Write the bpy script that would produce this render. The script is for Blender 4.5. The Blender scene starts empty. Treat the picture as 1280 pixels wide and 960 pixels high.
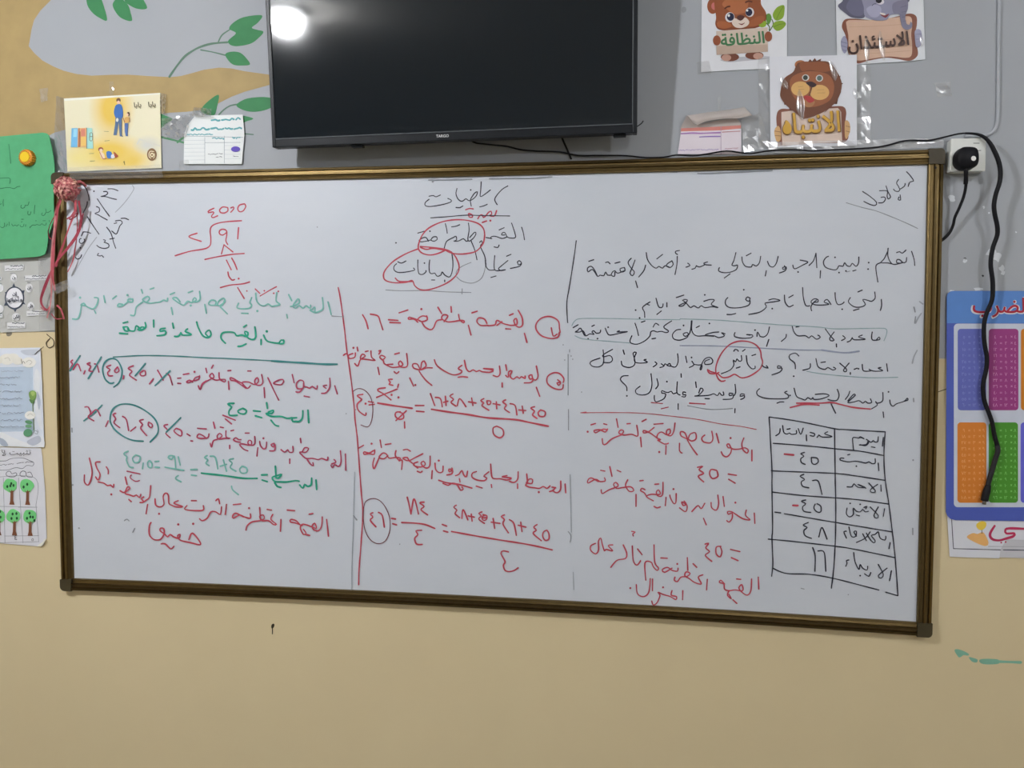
import bpy, bmesh, math, random, unicodedata
from mathutils import Vector, Matrix, Euler
from mathutils.geometry import delaunay_2d_cdt
sc = bpy.context.scene
COL = sc.collection
random.seed(7)

# ------------------------------------------------------------------ camera, world, lamps, exposure
F_PX = 975.0
CAM_LOC = Vector((0.4213659, -2.07513596, 1.66436467))
CAM_ROT = (1.52698165, -0.00577031, 0.13888137)
cam_data = bpy.data.cameras.new('camera')
cam_data.sensor_fit = 'HORIZONTAL'
cam_data.sensor_width = 36.0
cam_data.lens = F_PX / 1280.0 * 36.0
cam_data.clip_start = 0.02
cam = bpy.data.objects.new('camera', cam_data)
cam.location = CAM_LOC
cam.rotation_euler = CAM_ROT
COL.objects.link(cam)
sc.camera = cam
CAM_M = Euler(CAM_ROT, 'XYZ').to_matrix()

world = bpy.data.worlds.new('world')
sc.world = world
world.use_nodes = True
world.node_tree.nodes['Background'].inputs[0].default_value = (0.8, 0.9, 1.0, 1)
world.node_tree.nodes['Background'].inputs[1].default_value = 0.3

sc.view_settings.view_transform = 'Standard'
sc.view_settings.look = 'None'
sc.view_settings.gamma = 1.0
sc.view_settings.use_curve_mapping = False
sc.view_settings.exposure = 0.18
LAMPS = [(-1.228, -1.97, 950.0), (2.1, -1.75, 240.0), (1.7, -4.8, 780.0)]     # x, y, emission strength; the back lamp is added for fill
LEFT_FILL_POWER = 350.0
def area_light(name, loc, rot, sx, sy, power, colour):
    l = bpy.data.lights.new(name, 'AREA')
    l.shape = 'RECTANGLE'; l.size = sx; l.size_y = sy; l.energy = power; l.color = colour
    o = bpy.data.objects.new(name, l); o.location = loc; o.rotation_euler = rot
    COL.objects.link(o)
    return o
# cool fill light added at the left wall, which has no window
area_light('left_fill', (-3.3, -3.2, 1.75), (0, math.radians(-90), 0), 1.3, 1.7, LEFT_FILL_POWER, (0.86, 0.93, 1.0))

# ------------------------------------------------------------------ helpers
def ray(px, py):
    return CAM_M @ Vector(((px - 640) / F_PX, -(py - 480) / F_PX, -1.0))
def P(px, py, y=0.0):
    """point of the plane y = const that shows at photo pixel (px, py)"""
    d = ray(px, py)
    t = (y - CAM_LOC.y) / d.y
    return CAM_LOC + d * t
BOARD_Y = -0.010
def Q(px, py, y):
    p = P(px, py, BOARD_Y); p.y = y
    return p
def lin(c):
    c = c / 255.0
    return c / 12.92 if c <= 0.04045 else ((c + 0.055) / 1.055) ** 2.4
MATS = {}
def mat(rgb, white=205, rough=0.6, metal=0.0, coat=0.0, noise=0.04, scale=30.0, bump=0.0, bscale=8.0, spec=0.3, bdist=0.01):
    """procedural paint / paper / plastic of the colour that reads as rgb where white paper reads as 'white'"""
    key = (tuple(rgb), white, rough, metal, coat, noise, scale, bump, bscale, spec, bdist)
    if key in MATS:
        return MATS[key]
    k = 0.80 / lin(white)
    base = [min(0.95, lin(c) * k) for c in rgb]
    m = bpy.data.materials.new('surface')
    m.use_nodes = True
    nt = m.node_tree; bs = nt.nodes['Principled BSDF']
    bs.inputs['Roughness'].default_value = rough
    bs.inputs['Metallic'].default_value = metal
    bs.inputs['Specular IOR Level'].default_value = spec
    bs.inputs['Coat Weight'].default_value = coat
    bs.inputs['Coat Roughness'].default_value = 0.06
    tc = nt.nodes.new('ShaderNodeTexCoord')
    nz = nt.nodes.new('ShaderNodeTexNoise'); nz.inputs['Scale'].default_value = scale
    nz.inputs['Detail'].default_value = 4.0
    nt.links.new(tc.outputs['Object'], nz.inputs['Vector'])
    rp = nt.nodes.new('ShaderNodeMix'); rp.data_type = 'RGBA'
    rp.inputs[6].default_value = (*[max(0, b * (1 - 2 * noise)) for b in base], 1)
    rp.inputs[7].default_value = (*[min(1, b * (1 + 2 * noise)) for b in base], 1)
    nt.links.new(nz.outputs['Fac'], rp.inputs[0])
    nt.links.new(rp.outputs[2], bs.inputs['Base Color'])
    if bump > 0:
        n2 = nt.nodes.new('ShaderNodeTexNoise'); n2.inputs['Scale'].default_value = bscale
        n2.inputs['Detail'].default_value = 1.5
        nt.links.new(tc.outputs['Object'], n2.inputs['Vector'])
        bp = nt.nodes.new('ShaderNodeBump'); bp.inputs['Strength'].default_value = bump
        bp.inputs['Distance'].default_value = bdist
        nt.links.new(n2.outputs['Fac'], bp.inputs['Height'])
        nt.links.new(bp.outputs['Normal'], bs.inputs['Coat Normal' if coat > 0 else 'Normal'])
    MATS[key] = m
    return m
def emission(rgb, strength):
    m = bpy.data.materials.new('lamp_glow'); m.use_nodes = True
    bs = m.node_tree.nodes['Principled BSDF']
    bs.inputs['Base Color'].default_value = (0.9, 0.9, 0.9, 1)
    bs.inputs['Emission Color'].default_value = (*rgb, 1)
    bs.inputs['Emission Strength'].default_value = strength
    return m
def clear_film(gloss=0.16, haze=0.06, rough=0.12):
    key = ('film', gloss, haze, rough)
    if key in MATS: return MATS[key]
    m = bpy.data.materials.new('clear_film'); m.use_nodes = True
    nt = m.node_tree; nt.nodes.remove(nt.nodes['Principled BSDF'])
    out = nt.nodes['Material Output']
    tr = nt.nodes.new('ShaderNodeBsdfTransparent')
    gl = nt.nodes.new('ShaderNodeBsdfGlossy'); gl.inputs['Roughness'].default_value = rough
    df = nt.nodes.new('ShaderNodeBsdfDiffuse'); df.inputs['Color'].default_value = (0.85, 0.86, 0.88, 1)
    m1 = nt.nodes.new('ShaderNodeMixShader'); m1.inputs[0].default_value = haze
    m2 = nt.nodes.new('ShaderNodeMixShader'); m2.inputs[0].default_value = gloss
    nt.links.new(tr.outputs[0], m1.inputs[1]); nt.links.new(df.outputs[0], m1.inputs[2])
    nt.links.new(m1.outputs[0], m2.inputs[1]); nt.links.new(gl.outputs[0], m2.inputs[2])
    nt.links.new(m2.outputs[0], out.inputs['Surface'])
    MATS[key] = m
    return m
def obj(name, bm, mats, parent=None, smooth=False, label=None):
    me = bpy.data.meshes.new(name)
    bm.to_mesh(me); bm.free()
    for m in (mats if isinstance(mats, (list, tuple)) else [mats]):
        me.materials.append(m)
    if smooth:
        for p in me.polygons: p.use_smooth = True
    o = bpy.data.objects.new(name, me); COL.objects.link(o)
    if parent is not None:
        o.parent = parent
        w = Vector(parent.location); q = parent.parent
        while q is not None: w += q.location; q = q.parent
        me.transform(Matrix.Translation(-w))
    if label: o['label'] = label
    return o
def tag(o, label, cat, group=None):
    o['label'] = label; o['category'] = cat
    if group: o['group'] = group
    return o
def thing(name, loc, label, cat, group=None):
    o = bpy.data.objects.new(name, None); o.location = loc; o.empty_display_size = 0.05
    COL.objects.link(o)
    return tag(o, label, cat, group)
def struct(name, bm, m, parent=None):
    o = obj(name, bm, m, parent)
    if parent is None: o['kind'] = 'structure'
    return o
def box(bm, x0, x1, y0, y1, z0, z1):
    v = [bm.verts.new((x, y, z)) for x in (x0, x1) for y in (y0, y1) for z in (z0, z1)]
    for f in ((0, 1, 3, 2), (4, 6, 7, 5), (0, 4, 5, 1), (2, 3, 7, 6), (0, 2, 6, 4), (1, 5, 7, 3)):
        bm.faces.new([v[i] for i in f])
    bmesh.ops.recalc_face_normals(bm, faces=bm.faces)
def bevel(bm, w, seg=3):
    bmesh.ops.bevel(bm, geom=list(bm.edges), offset=w, segments=seg, profile=0.5, affect='EDGES', clamp_overlap=True)
def catmull(pts, closed=False, step=3.0):
    n = len(pts)
    if n < 3: 
        out = []
        for i in range(n - 1):
            a, b = pts[i], pts[i + 1]; k = max(1, int(math.hypot(b[0]-a[0], b[1]-a[1]) / step))
            out += [tuple(a[j] + (b[j] - a[j]) * q / k for j in range(len(a))) for q in range(k)]
        return out + [tuple(pts[-1])]
    out = []
    rng = range(n if closed else n - 1)
    for i in rng:
        if closed: p0, p1, p2, p3 = pts[i - 1], pts[i], pts[(i + 1) % n], pts[(i + 2) % n]
        else: p0, p1, p2, p3 = pts[max(i - 1, 0)], pts[i], pts[i + 1], pts[min(i + 2, n - 1)]
        k = max(2, int(math.hypot(p2[0] - p1[0], p2[1] - p1[1]) / step))
        for q in range(k):
            t = q / k; t2 = t * t; t3 = t2 * t
            out.append(tuple(0.5 * (2 * b + (c - a) * t + (2 * a - 5 * b + 4 * c - d) * t2 + (3 * b - a - 3 * c + d) * t3)
                             for a, b, c, d in zip(p0, p1, p2, p3)))
    if not closed: out.append(tuple(pts[-1]))
    return out
def pts_of(s, x0=0, y0=0, k=1.0):
    v = [float(q) for q in s.replace(',', ' ').split()]
    return [(x0 + v[i] / k, y0 + v[i + 1] / k) for i in range(0, len(v) - 1, 2)]
STROKE = [0]
def disc_px(bm, cx, cy, r, fn, mi=0, n=10, ry=None, rot=0.0, rise=0.0):
    ry = ry or r
    c, s = math.cos(rot), math.sin(rot)
    vs = []
    for i in range(n):
        a = -2 * math.pi * i / n
        x, y = r * math.cos(a), ry * math.sin(a)
        v = bm.verts.new(fn(cx + x * c - y * s, cy + x * s + y * c)); v.co.y -= rise; vs.append(v)
    f = bm.faces.new(vs); f.material_index = mi
def ribbon_px(bm, pts, w, fn, mi=0, smooth=True, jitter=0.12, caps=True):
    """flat pen stroke along pixel points"""
    STROKE[0] += 1
    up = (STROKE[0] % 14) * 9e-6          # crossing ink lies a hair above what it crosses
    if len(pts) == 1:
        disc_px(bm, pts[0][0], pts[0][1], w * 0.8, fn, mi, rise=up); return
    c = catmull(pts, step=1.6) if smooth else pts
    # drop doubles
    d = [c[0]]
    for q in c[1:]:
        if math.hypot(q[0] - d[-1][0], q[1] - d[-1][1]) > 0.05: d.append(q)
    c = d
    if len(c) < 2:
        disc_px(bm, c[0][0], c[0][1], w * 0.8, fn, mi, rise=up); return
    L, R_ = [], []
    ph = random.random() * 6
    for i, q in enumerate(c):
        a, b = c[max(i - 1, 0)], c[min(i + 1, len(c) - 1)]
        tx, ty = b[0] - a[0], b[1] - a[1]
        l = math.hypot(tx, ty) or 1.0
        nx, ny = -ty / l, tx / l
        hw = 0.5 * w * (1 + jitter * math.sin(ph + i * 0.35))
        L.append(bm.verts.new(fn(q[0] + nx * hw, q[1] + ny * hw)))
        R_.append(bm.verts.new(fn(q[0] - nx * hw, q[1] - ny * hw)))
        L[-1].co.y -= up + i * 1.5e-6; R_[-1].co.y -= up + i * 1.5e-6
    for i in range(len(c) - 1):
        f = bm.faces.new((L[i], L[i + 1], R_[i + 1], R_[i])); f.material_index = mi
    if caps:
        disc_px(bm, c[0][0], c[0][1], w * 0.5, fn, mi, 8, rise=up - 1.5e-6); disc_px(bm, c[-1][0], c[-1][1], w * 0.5, fn, mi, 8, rise=up + len(c) * 1.5e-6)
def poly_px(bm, pts, fn, mi=0):
    a = sum(p[0] * q[1] - q[0] * p[1] for p, q in zip(pts, pts[1:] + pts[:1]))
    if a > 0: pts = pts[::-1]
    f = bm.faces.new([bm.verts.new(fn(*p)) for p in pts]); f.material_index = mi
def slab_px(bm, pts, y_front, thick, mi=0, lift=None):
    """sheet with real thickness: front face at y_front (lift(px,py) adds towards the room)"""
    a = sum(p[0] * q[1] - q[0] * p[1] for p, q in zip(pts, pts[1:] + pts[:1]))
    if a > 0: pts = pts[::-1]
    fr = [bm.verts.new(P(p[0], p[1], y_front - (lift(*p) if lift else 0))) for p in pts]
    bk = [bm.verts.new(v.co + Vector((0, thick, 0))) for v in fr]
    f = bm.faces.new(fr); f.material_index = mi
    bm.faces.new(bk[::-1]).material_index = mi
    n = len(fr)
    for i in range(n):
        bm.faces.new((fr[i], bk[i], bk[(i + 1) % n], fr[(i + 1) % n])).material_index = mi
    bm.normal_update()
    bmesh.ops.triangulate(bm, faces=[q for q in bm.faces if len(q.verts) > 4])
def center(pts, y):
    p = P(sum(q[0] for q in pts) / len(pts), max(q[1] for q in pts), y)
    return p
def art(parent, name, y, win, layers, white=190, rough=0.5, coat=0.0, bump=0.0, label=None):
    """flat print on a sheet: coloured shapes stacked hair-thin over each other"""
    x0, y0, k = win
    bm = bmesh.new(); mats = []; idx = {}
    for i, ly in enumerate(layers):
        kind, rgb, data = ly[0], tuple(ly[1]), ly[2]
        m = mat(rgb, white, rough, coat=coat, bump=bump, bscale=5.0, bdist=0.02)
        if m not in idx: idx[m] = len(mats); mats.append(m)
        mi = idx[m]
        fn = (lambda yy: (lambda px, py: P(px, py, yy)))(y - 0.00012 * (i + 1))
        if kind == 'p': poly_px(bm, catmull(pts_of(data, x0, y0, k), True, 2.0), fn, mi)
        elif kind == 'P': poly_px(bm, pts_of(data, x0, y0, k), fn, mi)
        elif kind == 'e':
            v = [float(q) for q in data.split()]
            disc_px(bm, x0 + v[0] / k, y0 + v[1] / k, v[2] / k, fn, mi, 28, v[3] / k, math.radians(v[4]) if len(v) > 4 else 0)
        elif kind == 's':
            for st in data.split(';'):
                ribbon_px(bm, pts_of(st, x0, y0, k), ly[3] / k, fn, mi)
        elif kind == 'w':      # small illegible print: rows of wavy strokes
            v = [float(q) for q in data.split()]
            xa, ya, xb, yb, amp = v[:5]
            n = max(6, int(abs(xb - xa) / (amp * 1.1)))
            pt = []
            for j in range(n + 1):
                t = j / n
                pt.append((x0 + (xa + (xb - xa) * t) / k, y0 + (ya + (yb - ya) * t + random.uniform(-amp, amp) * 0.7) / k))
                if (random.random() < 0.16 and len(pt) > 2) or j == n:
                    ribbon_px(bm, pt, ly[3] / k, fn, mi); pt = []
        elif kind == 'r':      # rounded rectangle  x0 y0 x1 y1 radius
            v = [float(q) for q in data.split()]
            poly_px(bm, [(x0 + a / k, y0 + b / k) for a, b in rrect(*v)], fn, mi)
    return obj(name, bm, mats, parent, label=label)
def rrect(xa, ya, xb, yb, r, n=6):
    out = []
    for cx, cy, a0 in ((xb - r, ya + r, -90), (xb - r, yb - r, 0), (xa + r, yb - r, 90), (xa + r, ya + r, 180)):
        for i in range(n + 1):
            a = math.radians(a0 + 90 * i / n)
            out.append((cx + r * math.cos(a), cy + r * math.sin(a)))
    return out
# ---- Arabic lettering from the built-in font (joined forms, set from left to right)
FORMS = {}
for _cp in range(0xFE70, 0xFEFD):
    _d = unicodedata.decomposition(chr(_cp)).split()
    if len(_d) >= 2 and _d[0][0] == '<':
        FORMS[(''.join(chr(int(q, 16)) for q in _d[1:]), _d[0][1:-1])] = chr(_cp)
NOJOIN = set('اأإآدذرزوؤةىء')
def shape(word):
    word = word.replace('لا', '\u0001').replace('لآ', '\u0002')
    lig = {'\u0001': 'لا', '\u0002': 'لآ'}
    out = []
    for i, ch in enumerate(word):
        key = lig.get(ch, ch)
        if (key, 'isolated') not in FORMS: out.append(ch); continue
        pv = word[i - 1] if i else ' '; nx = word[i + 1] if i + 1 < len(word) else ' '
        jp = (lig.get(pv, pv), 'isolated') in FORMS and pv not in NOJOIN and pv not in lig
        jn = (lig.get(nx, nx), 'isolated') in FORMS and ch not in NOJOIN and ch not in lig and nx != 'ء'
        form = 'medial' if jp and jn else 'final' if jp else 'initial' if jn else 'isolated'
        out.append(FORMS.get((key, form)) or FORMS.get((key, 'final' if jp else 'isolated')))
    return ''.join(out[::-1])
GLYPH = {}
def glyphs(body):
    """flat outlines of the lettering: list of (verts, triangles), one entry for each separate stroke of ink"""
    if body in GLYPH: return GLYPH[body]
    c = bpy.data.curves.new('lettering', 'FONT'); c.body = body; c.fill_mode = 'NONE'; c.resolution_u = 3
    o = bpy.data.objects.new('lettering', c); COL.objects.link(o)
    dg = bpy.context.evaluated_depsgraph_get()
    me = bpy.data.meshes.new_from_object(o.evaluated_get(dg))
    bpy.data.objects.remove(o); bpy.data.curves.remove(c)
    nb = {}
    for e in me.edges:
        a, b = e.vertices; nb.setdefault(a, []).append(b); nb.setdefault(b, []).append(a)
    loops, seen = [], set()
    for v0 in nb:
        if v0 in seen: continue
        lp_, cur, prv = [], v0, None
        while cur is not None and cur not in seen:
            seen.add(cur); lp_.append(Vector(me.vertices[cur].co[:2]))
            nx = [q for q in nb[cur] if q != prv and q not in seen]; prv, cur = cur, (nx[0] if nx else None)
        if len(lp_) > 2: loops.append(lp_)
    bpy.data.meshes.remove(me)
    def inside(p, poly):
        r = False
        for k in range(len(poly)):
            a, b = poly[k - 1], poly[k]
            if (a.y > p.y) != (b.y > p.y) and p.x < (b.x - a.x) * (p.y - a.y) / (b.y - a.y) + a.x: r = not r
        return r
    cont = [[k for k, b in enumerate(loops) if k != n and all(inside(p, b) for p in a)] for n, a in enumerate(loops)]
    out = []
    for n, a in enumerate(loops):
        if len(cont[n]) % 2: continue
        vs, ed = [], []
        for m_, b in enumerate(loops):
            if m_ == n or (n in cont[m_] and len(cont[m_]) == len(cont[n]) + 1):
                k0 = len(vs); vs += b; ed += [(k0 + q, k0 + (q + 1) % len(b)) for q in range(len(b))]
        r = delaunay_2d_cdt(vs, ed, [], 2, 1e-6)
        holes = [b for m_, b in enumerate(loops) if m_ != n and n in cont[m_] and len(cont[m_]) == len(cont[n]) + 1]
        def ink(t):
            g = (r[0][t[0]] + r[0][t[1]] + r[0][t[2]]) / 3
            return inside(g, a) and not any(inside(g, b) for b in holes)
        out.append(([(q.x, q.y) for q in r[0]], [t for t in r[2] if ink(t)]))
    GLYPH[body] = out
    return out
def text_px(bm, body, a, b, fn, mi=0, bold=0.0, hs=1.0, size=None, flip=1.0):
    """lettering whose ink runs from pixel a to pixel b; a and b lie on its lowest line.
    size: fixed letter size in pixels, centred between a and b; bold: extra stroke width in pixels"""
    gl = glyphs(body)
    xs = [q[0] for vs, _ in gl for q in vs]; ys = [q[1] for vs, _ in gl for q in vs]
    if not xs: return
    x0, x1, y0 = min(xs), max(xs), min(ys)
    dx, dy = b[0] - a[0], b[1] - a[1]; L = math.hypot(dx, dy) or 1.0
    s = L / (x1 - x0) if size is None else size
    ux, uy = (dx / L, dy / L) if dx or dy else (1.0, 0.0); vx, vy = uy * flip, -ux * flip
    if size is not None: a = (a[0] + dx / 2 - ux * s * (x1 - x0) / 2, a[1] + dy / 2 - uy * s * (x1 - x0) / 2)
    shifts = [(0, 0)] if bold == 0 else [(bold / 2 * math.cos(k * math.tau / 8), bold / 2 * math.sin(k * math.tau / 8)) for k in range(8)] + [(0, 0)]
    for n, (ox, oy) in enumerate(shifts):
        for k, (pts, tris) in enumerate(gl):     # letters that overlap each other lie a hair apart
            vs = []
            for x, y in pts:
                u, w = (x - x0) * s, (y - y0) * s * hs
                q = bm.verts.new(fn(a[0] + ux * u + vx * w + ox, a[1] + uy * u + vy * w + oy)); q.co.y -= (k % 9) * 6e-6 + n * 6e-5
                vs.append(q)
            for t in tris:
                f = bm.faces.new([vs[i] for i in t]); f.material_index = mi
def tube(bm, path, r, n=10, radii=None):
    rings = []
    N = len(path)
    for i, p in enumerate(path):
        t = (path[min(i + 1, N - 1)] - path[max(i - 1, 0)]).normalized()
        a = t.cross(Vector((0, 1, 0)))
        if a.length < 1e-4: a = t.cross(Vector((1, 0, 0)))
        a.normalize(); b = t.cross(a).normalized()
        rr = radii[i] if radii else r
        rings.append([bm.verts.new(p + a * rr * math.cos(q * 2 * math.pi / n) + b * rr * math.sin(q * 2 * math.pi / n)) for q in range(n)])
    for i in range(N - 1):
        for q in range(n):
            bm.faces.new((rings[i][q], rings[i][(q + 1) % n], rings[i + 1][(q + 1) % n], rings[i + 1][q]))
    bm.faces.new(rings[0][::-1]); bm.faces.new(rings[-1])
    bmesh.ops.recalc_face_normals(bm, faces=bm.faces)
def cable_path(s, ys, step=4.0):
    """pixel points and depths -> smooth 3-D path"""
    p = pts_of(s)
    ys = list(ys) + [ys[-1]] * (len(p) - len(ys))
    q = [(a[0], a[1], y) for a, y in zip(p, ys)]
    return [P(*c) for c in catmull(q, step=step)]
def tape(parent, pts4, y, n=7, m=5, amp=0.0025, gloss=0.16, haze=0.06, name='tape_strip'):
    """crumpled strip of clear tape between four pixel corners"""
    bm = bmesh.new(); g = []
    a, b, c, d = pts4
    for i in range(n + 1):
        row = []
        for j in range(m + 1):
            u, v = i / n, j / m
            px = (a[0] * (1 - u) + b[0] * u) * (1 - v) + (d[0] * (1 - u) + c[0] * u) * v
            py = (a[1] * (1 - u) + b[1] * u) * (1 - v) + (d[1] * (1 - u) + c[1] * u) * v
            row.append(bm.verts.new(P(px + random.uniform(-.4, .4), py + random.uniform(-.4, .4), y - random.random() * amp)))
        g.append(row)
    for i in range(n):
        for j in range(m):
            bm.faces.new((g[i][j], g[i + 1][j], g[i + 1][j + 1], g[i][j + 1]))
    bmesh.ops.recalc_face_normals(bm, faces=bm.faces)
    return obj(name, bm, clear_film(gloss, haze), parent, label=None if parent is None else 'crumpled clear tape')
def crease(parent, s, w, h, y, win=(0, 0, 1)):
    """raised fold of the clear film along pixel points, widest in the middle"""
    c = catmull(pts_of(s, *win), step=2.0); N = len(c); K = 9
    bm = bmesh.new(); rows = []
    for i, q in enumerate(c):
        a, b = c[max(i - 1, 0)], c[min(i + 1, N - 1)]
        dx, dy = b[0] - a[0], b[1] - a[1]; l = math.hypot(dx, dy) or 1; nx, ny = -dy / l, dx / l
        t = math.sin(math.pi * (i + 0.3) / (N - 0.4)); row = []
        for j in range(K):
            u = j / (K - 1) * 2 - 1
            row.append(bm.verts.new(P(q[0] + nx * u * w / 2 * t, q[1] + ny * u * w / 2 * t, y - h * t * (0.5 + 0.5 * math.cos(math.pi * u)))))
        rows.append(row)
    for i in range(N - 1):
        for j in range(K - 1): bm.faces.new((rows[i][j], rows[i + 1][j], rows[i + 1][j + 1], rows[i][j + 1]))
    bmesh.ops.recalc_face_normals(bm, faces=bm.faces)
    return obj('glare_crease', bm, clear_film(0.28, 0.02, 0.24), parent, True, label='clear film fold shaped to catch lamp glare')  # folds added and shaped so the lamps leave glare streaks on the posters

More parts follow.
